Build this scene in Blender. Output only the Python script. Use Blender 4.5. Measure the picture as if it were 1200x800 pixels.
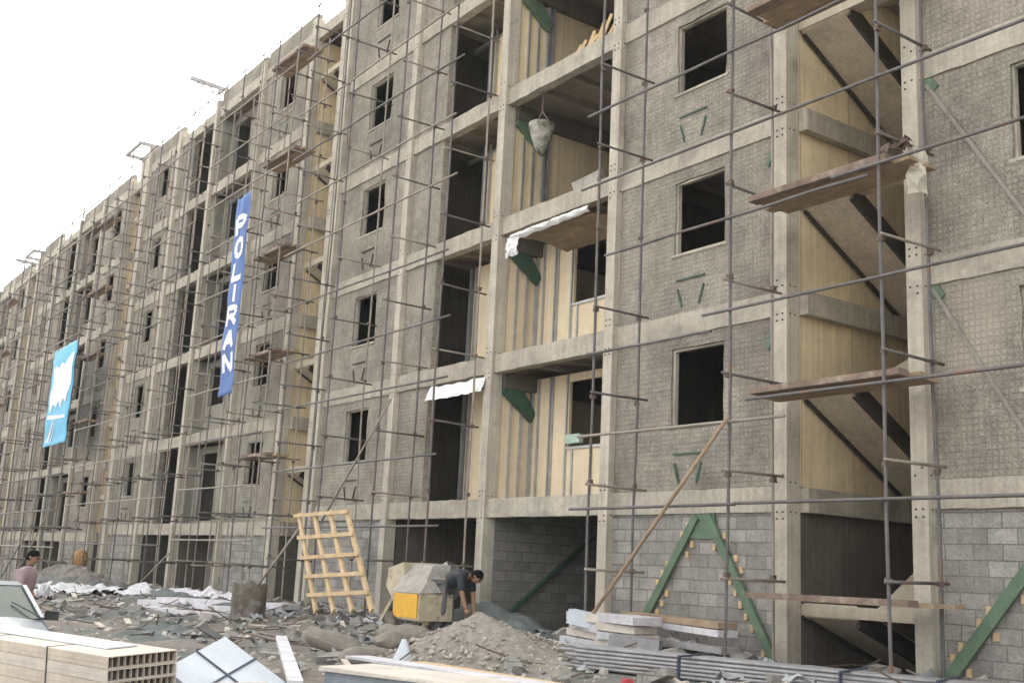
import bpy, bmesh, math, random
from mathutils import Vector, Matrix, noise
random.seed(7)
R = math.radians
for o in list(bpy.data.objects): bpy.data.objects.remove(o)
sc = bpy.context.scene
COL = sc.collection

# ---------------------------------------------------------------- camera
cam = bpy.data.cameras.new('camera'); cam.lens = 39.04; cam.sensor_width = 36; cam.sensor_fit = 'HORIZONTAL'
cam.clip_start = .05; cam.clip_end = 3000
cob = bpy.data.objects.new('camera', cam); COL.objects.link(cob)
rt = Vector((.58374, .81049, .04849)); up = Vector((.13755, -.15757, .97788)); fw = Vector((-.80021, .56416, .20346))
m = Matrix((rt, up, -fw)).transposed().to_4x4(); m.translation = Vector((0, -12.99, 1.52)); cob.matrix_world = m
sc.camera = cob

# ---------------------------------------------------------------- light
HAZE = .0006
SUN_EL, SUN_AZ = 40, 46          # azimuth measured from +Y (behind the building) towards -X
w = bpy.data.worlds.new('World'); sc.world = w; w.use_nodes = True
nt = w.node_tree; bg = nt.nodes['Background']
sky = nt.nodes.new('ShaderNodeTexSky'); sky.sky_type = 'NISHITA'; sky.sun_disc = False
sky.sun_elevation = R(SUN_EL); sky.sun_rotation = R(-SUN_AZ); sky.dust_density = 5; sky.air_density = 1.2; sky.ozone_density = 1
hs = nt.nodes.new('ShaderNodeHueSaturation'); hs.inputs['Saturation'].default_value = .06
nt.links.new(sky.outputs[0], hs.inputs['Color']); tn = nt.nodes.new('ShaderNodeMix'); tn.data_type = 'RGBA'; tn.blend_type = 'MULTIPLY'; tn.inputs[0].default_value = 1; tn.inputs[7].default_value = (1, .985, .955, 1)
nt.links.new(hs.outputs[0], tn.inputs[6]); nt.links.new(tn.outputs[2], bg.inputs[0])
bg.inputs[1].default_value = .15
sun = bpy.data.lights.new('sun', 'SUN'); sun.energy = 2.6; sun.angle = R(.6); sun.color = (1, .93, .82)
so = bpy.data.objects.new('sun', sun); COL.objects.link(so)
d = Vector((-math.sin(R(SUN_AZ)) * math.cos(R(SUN_EL)), math.cos(R(SUN_AZ)) * math.cos(R(SUN_EL)), math.sin(R(SUN_EL))))
so.rotation_euler = d.to_track_quat('Z', 'Y').to_euler(); so.location = (0, 30, 60)
sc.view_settings.view_transform = 'Standard'; sc.view_settings.look = 'None'
sc.view_settings.exposure = 2.22; sc.view_settings.gamma = 1; sc.view_settings.use_curve_mapping = False

# ---------------------------------------------------------------- materials
MATS = {}
def mat(name, c, var=.25, scale=2.0, rough=.9, bump=.3, bscale=30, metal=0, streak=0, grid=None, stain=None, fleck=0):
    """c linear base colour; var light/dark mottling; streak = vertical run marks; grid=(w,h,offset,axis,depth) joints"""
    mt = bpy.data.materials.new(name); mt.use_nodes = True; MATS[name] = mt
    t = mt.node_tree; N = t.nodes.new; L = t.links.new
    b = t.nodes['Principled BSDF']; b.inputs['Roughness'].default_value = rough; b.inputs['Metallic'].default_value = metal
    tc = N('ShaderNodeTexCoord'); co = tc.outputs['Object']
    def noise_(sc_, det=6, vec=co, ro=.6):
        n = N('ShaderNodeTexNoise'); n.inputs['Scale'].default_value = sc_; n.inputs['Detail'].default_value = det
        n.inputs['Roughness'].default_value = ro; L(vec, n.inputs['Vector']); return n.outputs['Fac']
    def math_(op, a, b_=None):
        n = N('ShaderNodeMath'); n.operation = op
        for i, v in enumerate((a, b_)):
            if v is None: continue
            if isinstance(v, (int, float)): n.inputs[i].default_value = v
            else: L(v, n.inputs[i])
        return n.outputs[0]
    def rng(v, a, b_, c_, d_):
        n = N('ShaderNodeMapRange'); L(v, n.inputs[0])
        for i, q in enumerate((a, b_, c_, d_)): n.inputs[i + 1].default_value = q
        return n.outputs[0]
    f = math_('MULTIPLY', rng(noise_(scale), .3, .7, 1 - var, 1 + var), rng(noise_(scale * 9), .3, .7, 1 - var * .5, 1 + var * .5))
    if fleck: f = math_('MULTIPLY', f, rng(noise_(38, 3), .32, .60, 1 - fleck, 1 + fleck * .4))
    if streak:
        mp = N('ShaderNodeMapping'); mp.inputs['Scale'].default_value = (8, 8, .3); L(co, mp.inputs[0])
        f = math_('MULTIPLY', f, rng(noise_(1.6, 5, mp.outputs[0]), .35, .65, 1 - streak, 1 + streak * .3))
    colr = N('ShaderNodeMix'); colr.data_type = 'RGBA'; colr.blend_type = 'MULTIPLY'; colr.inputs[0].default_value = 1
    colr.inputs[6].default_value = (*c, 1); L(f, colr.inputs[7]); out = colr.outputs[2]
    if stain:
        mx = N('ShaderNodeMix'); mx.data_type = 'RGBA'; L(rng(noise_(stain[1], 7), stain[2], stain[2] + .12, 0, 1), mx.inputs[0])
        L(out, mx.inputs[6]); mx.inputs[7].default_value = (*stain[0], 1); out = mx.outputs[2]
    h = math_('ADD', noise_(bscale, 8), math_('MULTIPLY', noise_(bscale * .2, 4), 1.5))
    if grid:
        gw, gh, off, axis, depth = grid[:5]
        sp = N('ShaderNodeSeparateXYZ'); L(co, sp.inputs[0]); cb = N('ShaderNodeCombineXYZ')
        L(sp.outputs[axis], cb.inputs[0]); L(sp.outputs[2], cb.inputs[1])
        wob = N('ShaderNodeVectorMath'); wob.operation = 'ADD'
        nz = N('ShaderNodeTexNoise'); nz.inputs['Scale'].default_value = 1.7; L(co, nz.inputs[0])
        sb = N('ShaderNodeVectorMath'); sb.operation = 'SCALE'; L(nz.outputs['Color'], sb.inputs[0]); sb.inputs['Scale'].default_value = min(.02, gw * .2)
        L(cb.outputs[0], wob.inputs[0]); L(sb.outputs[0], wob.inputs[1])
        br = N('ShaderNodeTexBrick'); L(wob.outputs[0], br.inputs['Vector']); br.offset = off
        br.inputs['Scale'].default_value = 1; br.inputs['Brick Width'].default_value = gw; br.inputs['Row Height'].default_value = gh
        br.inputs['Mortar Size'].default_value = grid[5] if len(grid) > 5 else gh * .07; br.inputs['Mortar Smooth'].default_value = .4
        lo, hi = (grid[6] if len(grid) > 6 else (.85, 1.12)); dm = 1 - depth
        br.inputs['Color1'].default_value = (lo,) * 3 + (1,); br.inputs['Color2'].default_value = (hi,) * 3 + (1,)
        br.inputs['Mortar'].default_value = (dm,) * 3 + (1,)
        mg = N('ShaderNodeMix'); mg.data_type = 'RGBA'; mg.blend_type = 'MULTIPLY'
        L(rng(noise_(.9, 3), .38, .62, .0 if off == 0 else .75, 1), mg.inputs[0]); L(out, mg.inputs[6]); L(br.outputs['Color'], mg.inputs[7]); out = mg.outputs[2]
        h = math_('SUBTRACT', h, math_('MULTIPLY', br.outputs['Fac'], 1.2))
    L(out, b.inputs['Base Color'])
    if bump:
        bp = N('ShaderNodeBump'); bp.inputs['Strength'].default_value = bump; bp.inputs['Distance'].default_value = .02
        L(h, bp.inputs['Height']); L(bp.outputs[0], b.inputs['Normal'])
    return mt
plaster = mat('plaster', (.31, .284, .24), .34, .8, .95, 1.0, 22, streak=.10, grid=(.085, .085, 0, 0, .13, .010, (.92, 1.05)), stain=((.38, .345, .285), .6, .60), fleck=.35)
plaster_side = mat('plaster_side', (.28, .265, .23), .22, .9, .95, .7, 26, streak=.2)
beam_m = mat('beam_concrete', (.42, .385, .32), .24, 1.2, .9, .6, 22, streak=.16, stain=((.27, .25, .21), 1.1, .56), fleck=.12)
col_m = mat('column_paint', (.46, .42, .35), .2, 1.5, .8, .4, 20, streak=.16, stain=((.30, .275, .235), 1.3, .58))
block_m = mat('concrete_block', (.29, .275, .255), .2, 3, .95, .7, 30, grid=(.40, .20, .5, 0, .38, .010, (.72, 1.2)), stain=((.31, .295, .27), .8, .6), fleck=.2)
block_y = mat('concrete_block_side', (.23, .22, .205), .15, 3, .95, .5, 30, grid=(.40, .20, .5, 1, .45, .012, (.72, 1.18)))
yellow = mat('gypsum_board', (.74, .62, .44), .10, 1, .8, .15, 14, streak=.08, grid=(1.22, 30, .5, 1, .35, .012, (.93, 1.03)))
yellow_in = mat('stair_board', (.70, .58, .38), .14, .8, .8, .15, 14, streak=.14, grid=(1.22, 30, .5, 1, .4, .012, (.90, 1.04)))
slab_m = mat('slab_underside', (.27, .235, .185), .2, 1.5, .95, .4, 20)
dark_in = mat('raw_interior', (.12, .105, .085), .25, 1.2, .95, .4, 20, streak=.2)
conc_in = mat('stair_concrete', (.48, .42, .33), .18, 1.6, .9, .35, 14, streak=.15)
green = mat('green_steel', (.105, .165, .105), .25, 3, .7, .2, 30, stain=((.20, .21, .165), 3, .60))
dgreen = mat('dark_green_steel', (.035, .085, .055), .3, 4, .6, .15, 30)
galv = mat('galvanised_steel', (.45, .46, .47), .18, 4, .4, .1, 30, metal=.6)
tube_m = mat('scaffold_tube', (.125, .118, .118), .30, 3, .6, .15, 40, metal=.25, stain=((.20, .105, .065), 2.3, .57))
tube_l = mat('scaffold_tube_pale', (.27, .235, .20), .25, 3, .6, .15, 40, metal=.1, stain=((.22, .13, .08), 2.3, .6))
clamp_m = mat('rusty_clamp', (.12, .085, .07), .3, 20, .8, .3, 60)
plank_m = mat('plank_rust', (.19, .135, .105), .35, 3, .85, .5, 30, stain=((.33, .27, .215), 4, .57))
plank_u = mat('plank_wood', (.30, .22, .145), .3, 3, .9, .4, 30)
wood = mat('new_timber', (.56, .41, .24), .18, 4, .8, .3, 30, stain=((.33, .20, .10), 3, .62))
earth = mat('site_ground', (.19, .17, .15), .4, .7, 1, 1.3, 8, stain=((.125, .135, .128), .35, .5), fleck=.3)
sand_m = mat('grey_sand', (.115, .13, .125), .25, 2, 1, .8, 20)
gravel_m = mat('pale_gravel', (.25, .225, .195), .3, 10, 1, 1, 18)
stone_m = mat('pale_stone', (.36, .33, .29), .4, 1.5, .95, .5, 20)
sack_m = mat('cement_sack', (.21, .19, .165), .22, 5, .9, .5, 12)
white_m = mat('white_sheet', (.50, .51, .53), .25, 3, .7, .6, 8, stain=((.28, .27, .26), 1.5, .55))
foil = mat('white_metal_sheet', (.74, .75, .76), .15, 5, .45, .3, 10)
lilac = mat('pale_insulation_sheet', (.54, .53, .56), .2, 3, .8, .4, 12, stain=((.34, .32, .31), 1.8, .6))
bluew = mat('pale_blue_wrap', (.53, .58, .64), .10, 2, .55, .25, 9, stain=((.40, .34, .30), 1.3, .68))
cream = mat('cream_board', (.53, .46, .385), .18, 2.5, .85, .2, 20, stain=((.38, .33, .28), 1.5, .6))
cream_w = mat('cream_white_board', (.56, .51, .45), .16, 2, .85, .2, 20, stain=((.40, .36, .31), 1.6, .6))
void_m = mat('painted_dark', (.045, .038, .032), .3, 6, .9, .2, 20)  # near-black for bolts, stringers, plates and the painted shade in panel hollows
strap_m = mat('dark_strap', (.05, .06, .09), .2, 5, .6, .1, 20)
grey_block = mat('bluish_block', (.24, .27, .30), .15, 3, .9, .4, 20, grid=(.2, .2, 0, 0, .4, .01, (.85, 1.1)))
pipe_m = mat('grey_pipe', (.30, .295, .30), .25, 3, .5, .15, 30, metal=.3, stain=((.2, .14, .11), 2, .64))
yel_m = mat('yellow_paint', (.68, .37, .02), .12, 6, .55, .2, 20, stain=((.42, .22, .05), 6, .66))
cream_p = mat('cream_paint', (.44, .38, .27), .2, 4, .6, .3, 20, stain=((.18, .14, .10), 5, .58))
drum_m = mat('mixer_drum', (.30, .28, .25), .3, 4, .7, .4, 20)
tarp = mat('dark_blue_tarp', (.018, .022, .032), .3, 3, .7, .4, 8)
tarp_g = mat('green_grey_tarp', (.10, .125, .095), .25, 2, .8, .5, 6)
tarp_b = mat('blue_grey_tarp', (.20, .26, .33), .2, 2, .7, .5, 6)
rust = mat('rusty_drum', (.115, .095, .075), .45, 3, .9, .6, 12, stain=((.24, .24, .21), 2, .48))
ban_b = mat('blue_banner', (.075, .15, .38), .18, 1.2, .7, .3, 3, stain=((.16, .26, .5), 1.2, .62))
ban_w = mat('white_letter', (.75, .76, .8), .06, 3, .8, .1, 10)
ban_c = mat('sky_blue_banner', (.10, .42, .66), .22, .6, .6, .3, 2)
skin_m = mat('skin', (.30, .165, .10), .08, 6, .6, .1, 30)
shirt_m = mat('mauve_shirt', (.34, .25, .27), .12, 6, .9, .4, 12)
trous_m = mat('dark_trousers', (.06, .06, .07), .15, 6, .9, .3, 12)
grey_tr = mat('grey_trousers', (.115, .12, .125), .2, 5, .9, .4, 12)
hair_m = mat('black_hair', (.006, .005, .0045), .3, 20, .9, .3, 60); hair_m.node_tree.nodes['Principled BSDF'].inputs['Specular IOR Level'].default_value = .1
rag_m = mat('cloth_rag', (.55, .52, .44), .2, 8, .9, .5, 14)
bucket_m = mat('dirty_bucket', (.34, .33, .29), .4, 6, .9, .8, 14, stain=((.10, .10, .06), 4, .48))
litter_m = mat('litter_scraps', (.30, .31, .32), .5, 1.2, .8, .3, 10, stain=((.23, .235, .225), .8, .5))
orange_m = mat('orange_part', (.36, .2, .07), .4, 8, .8, .3, 14)
red_m = mat('red_tin', (.42, .05, .06), .1, 8, .6, .1, 14)
mint = mat('mint_block', (.42, .55, .47), .1, 8, .8, .1, 14)

# ---------------------------------------------------------------- mesh helpers
class MB:
    def __init__(s): s.v = []; s.f = []; s.m2 = None
    def box(s, x0, x1, y0, y1, z0, z1, j=0.0):
        b = len(s.v)
        for z in (z0, z1):
            for y in (y0, y1):
                for x in (x0, x1): s.v.append((x + random.uniform(-j, j), y + random.uniform(-j, j), z + random.uniform(-j, j)))
        for q in ((0, 2, 3, 1), (4, 5, 7, 6), (0, 1, 5, 4), (2, 6, 7, 3), (0, 4, 6, 2), (1, 3, 7, 5)): s.f.append(tuple(b + i for i in q))
        return s
    def obox(s, p, q, wd, th, upv=(0, 0, 1)):
        """a bar of width wd (across) and thickness th (along up) from p to q"""
        p, q = Vector(p), Vector(q); a = (q - p).normalized(); u = Vector(upv); sd = a.cross(u)
        if sd.length < 1e-3: sd = a.cross(Vector((1, 0, 0)))
        sd.normalize(); u = sd.cross(a).normalized(); b = len(s.v)
        for e in (p, q):
            for k, l in ((-1, -1), (1, -1), (1, 1), (-1, 1)): s.v.append(tuple(e + sd * k * wd / 2 + u * l * th / 2))
        s.f += [(b, b + 3, b + 2, b + 1), (b + 4, b + 5, b + 6, b + 7)] + [(b + i, b + (i + 1) % 4, b + 4 + (i + 1) % 4, b + 4 + i) for i in range(4)]
        return s
    def tube(s, pts, r, n=8, cap=True):
        pts = [Vector(p) for p in pts]; rs = r if isinstance(r, (list, tuple)) else [r] * len(pts); b = len(s.v)
        for i, p in enumerate(pts):
            a = (pts[min(i + 1, len(pts) - 1)] - pts[max(i - 1, 0)]).normalized()
            u = a.orthogonal().normalized() if abs(a.z) < .9 else Vector((1, 0, 0)); u = (u - a * u.dot(a)).normalized(); w_ = a.cross(u)
            for k in range(n):
                t = 2 * math.pi * k / n; s.v.append(tuple(p + u * math.cos(t) * rs[i] + w_ * math.sin(t) * rs[i]))
        for i in range(len(pts) - 1):
            for k in range(n):
                c = b + i * n; s.f.append((c + k, c + (k + 1) % n, c + n + (k + 1) % n, c + n + k))
        if cap:
            s.f.append(tuple(b + k for k in reversed(range(n)))); c = b + (len(pts) - 1) * n; s.f.append(tuple(c + k for k in range(n)))
        return s
    def grid(s, fn, nu, nv):
        b = len(s.v)
        for i in range(nu + 1):
            for j in range(nv + 1): s.v.append(tuple(fn(i / nu, j / nv)))
        for i in range(nu):
            for j in range(nv):
                c = b + i * (nv + 1) + j; s.f.append((c, c + nv + 1, c + nv + 2, c + 1))
        return s
    def prism(s, poly, th):
        """poly: 3-D points of a flat outline, th: thickness vector"""
        b = len(s.v); n = len(poly); t = Vector(th)
        for p in poly: s.v.append(tuple(p))
        for p in poly: s.v.append(tuple(Vector(p) + t))
        s.f.append(tuple(b + i for i in range(n))); s.f.append(tuple(b + n + i for i in reversed(range(n))))
        for i in range(n): s.f.append((b + i, b + n + i, b + n + (i + 1) % n, b + (i + 1) % n))
        return s
    def rock(s, c, r, sq=.7, n=1):
        bm = bmesh.new(); bmesh.ops.create_icosphere(bm, subdivisions=n, radius=1)
        M = Matrix.Rotation(random.uniform(0, 6), 3, Vector((random.random(), random.random(), random.random() + .1)).normalized())
        b = len(s.v); sx, sy, sz = [r * random.uniform(.6, 1.25) for _ in range(3)]
        for v in bm.verts:
            p = M @ Vector((v.co.x * sx, v.co.y * sy, v.co.z * sz * sq)) * random.uniform(.82, 1.15); s.v.append((p.x + c[0], p.y + c[1], p.z * sq + c[2]))
        for f in bm.faces: s.f.append(tuple(b + v.index for v in f.verts))
        bm.free(); return s
    def build(s, name, m, parent=None, smooth=False, fix=False, m2=None):
        me = bpy.data.meshes.new(name); o0 = parent_origin(parent)
        me.from_pydata([(v[0] - o0[0], v[1] - o0[1], v[2] - o0[2]) for v in s.v], [], s.f); me.materials.append(m)
        if m2:
            me.materials.append(m2)
            for i in range(s.m2, len(s.f)): me.polygons[i].material_index = 1
        bm = bmesh.new(); bm.from_mesh(me); bmesh.ops.recalc_face_normals(bm, faces=bm.faces) if fix else None; bm.to_mesh(me); bm.free()
        if smooth:
            for p in me.polygons: p.use_smooth = True
        o = bpy.data.objects.new(name, me); COL.objects.link(o)
        if parent: o.parent = parent
        return o
def parent_origin(p):
    o = Vector((0, 0, 0))
    while p is not None: o += p.location; p = p.parent
    return o
def tag(o, label=None, cat=None, group=None, kind=None):
    if label: o['label'] = label
    if cat: o['category'] = cat
    if group: o['group'] = group
    if kind: o['kind'] = kind
    return o
def thing(name, label, cat, loc=(0, 0, 0), group=None):
    o = bpy.data.objects.new(name, None); COL.objects.link(o); o.location = loc; o.empty_display_size = .2
    return tag(o, label, cat, group)
def single(mb, name, m, label, cat, base=None, group=None, smooth=False, kind=None, fix=False):
    """one mesh = one thing, origin moved to its base"""
    if base is None:
        xs, ys, zs = zip(*mb.v); base = ((min(xs) + max(xs)) / 2, (min(ys) + max(ys)) / 2, min(zs))
    mb.v = [(a - base[0], b - base[1], c - base[2]) for a, b, c in mb.v]
    o = mb.build(name, m, None, smooth, fix); o.location = base; return tag(o, label, cat, group, kind)
nz = lambda x, y, z=0: noise.noise(Vector((x, y, z)))

def rough_panel(mb, x0, x1, z0, z1, y, th, hole=None, j=.014, cell=.3):
    """a rendered wall facing -Y with an uneven face; hole=(x0,x1,z0,z1); returns through mb"""
    def cuts(a, b, extra):
        c = {a, b} | {e for e in extra if a < e < b}; c = sorted(c); o = []
        for p, q in zip(c, c[1:]):
            n = max(1, int(round((q - p) / cell))); o += [p + (q - p) * k / n for k in range(n)]
        return o + [b]
    X = cuts(x0, x1, hole[:2] if hole else ()); Z = cuts(z0, z1, hole[2:] if hole else ())
    def inh(i, k):
        if not hole: return False
        xm, zm = (X[i] + X[i + 1]) / 2, (Z[k] + Z[k + 1]) / 2
        return hole[0] < xm < hole[1] and hole[2] < zm < hole[3]
    idx = {}
    for i, x in enumerate(X):
        for k, z in enumerate(Z):
            e = 0 if i in (0, len(X) - 1) or k in (0, len(Z) - 1) else 1
            onh = hole and abs((x - hole[0]) * (x - hole[1])) < 1e-9 and hole[2] - .001 <= z <= hole[3] + .001 or hole and abs((z - hole[2]) * (z - hole[3])) < 1e-9 and hole[0] - .001 <= x <= hole[1] + .001
            jx = nz(x * 5.1, z * 4.7, 9) * .035 if onh else 0; jz = nz(x * 4.3, z * 5.9, 3) * .035 if onh else 0
            idx[i, k, 0] = len(mb.v); mb.v.append((x + jx, y + nz(x * 1.3, z * 1.3) * j * 2 * e + nz(x * 6, z * 6) * j * e, z + jz))
            idx[i, k, 1] = len(mb.v); mb.v.append((x + jx, y + th, z + jz))
    NX, NZ = len(X) - 1, len(Z) - 1
    for i in range(NX):
        for k in range(NZ):
            if inh(i, k): continue
            mb.f.append((idx[i, k, 0], idx[i + 1, k, 0], idx[i + 1, k + 1, 0], idx[i, k + 1, 0]))
            mb.f.append((idx[i, k, 1], idx[i, k + 1, 1], idx[i + 1, k + 1, 1], idx[i + 1, k, 1]))
            for di, dk, a, b in ((-1, 0, (i, k), (i, k + 1)), (1, 0, (i + 1, k + 1), (i + 1, k)), (0, -1, (i + 1, k), (i, k)), (0, 1, (i, k + 1), (i + 1, k + 1))):
                ii, kk = i + di, k + dk
                if not (0 <= ii < NX and 0 <= kk < NZ) or inh(ii, kk):
                    mb.f.append((idx[a[0], a[1], 0], idx[b[0], b[1], 0], idx[b[0], b[1], 1], idx[a[0], a[1], 1]))
    return mb
def rough_beam(mb, x0, x1, y0, y1, z0, z1, j=.017):
    n = max(2, int((x1 - x0) / .22)); b = len(mb.v)
    for i in range(n + 1):
        x = x0 + (x1 - x0) * i / n; e = j if 0 < i < n else 0
        for (y, z, s) in ((y0, z0, 1), (y1, z0, 2), (y1, z1, 3), (y0, z1, 4)): mb.v.append((x, y + (nz(x * 2, s * 7) + .6 * nz(x * 9, s * 7)) * e, z + (nz(x * 2.3, s * 3, 5) + .6 * nz(x * 9.3, s * 3, 5)) * e))
    for i in range(n):
        c = b + 4 * i
        for k in range(4): mb.f.append((c + k, c + 4 + k, c + 4 + (k + 1) % 4, c + (k + 1) % 4))
    mb.f.append((b, b + 1, b + 2, b + 3)); c = b + 4 * n; mb.f.append((c + 3, c + 2, c + 1, c)); return mb

# ---------------------------------------------------------------- ground
def gz(x, y):
    t = min(1, max(0, (y + 6.5) / 5.0)); t = t * t * (3 - 2 * t)
    u = min(1, max(0, (-x - 42) / 14)); near = .36 - .72 * u
    far = .02 - .25 * u
    v = min(1, max(0, (x + 14) / 6)); far = far * (1 - v) + 0 * v
    q = min(1, max(0, (-x - 12.5) / 2)); r_ = min(1, max(0, (-y - 7.2) / 1.0)); q = q * q * (3 - 2 * q); r_ = r_ * r_ * (3 - 2 * r_)
    return far + (near - far) * t - .34 * q * r_
def ground():
    mb = MB()
    xs = [-2500, -900, -300, -150, -110] + [-95 + i * .55 for i in range(184)] + [30, 80, 300, 900, 2500]
    ys = [-2500, -900, -300, -120, -60, -35, -25, -19] + [-16 + i * .4 for i in range(46)] + [5, 9.5, 20, 60, 300, 900, 2500]
    for x in xs:
        for y in ys:
            z = gz(x, y); near = -96 < x < 8 and -17 < y < 4
            if near: z += nz(x * .5, y * .6) * .13 + nz(x * 1.9, y * 1.9, 4) * .06
            mb.v.append((x, y, z))
    n = len(ys)
    for i in range(len(xs) - 1):
        for k in range(n - 1):
            c = i * n + k; mb.f.append((c, c + n, c + n + 1, c + 1))
    o = mb.build('ground', earth); tag(o, kind='structure')
ground()

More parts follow.
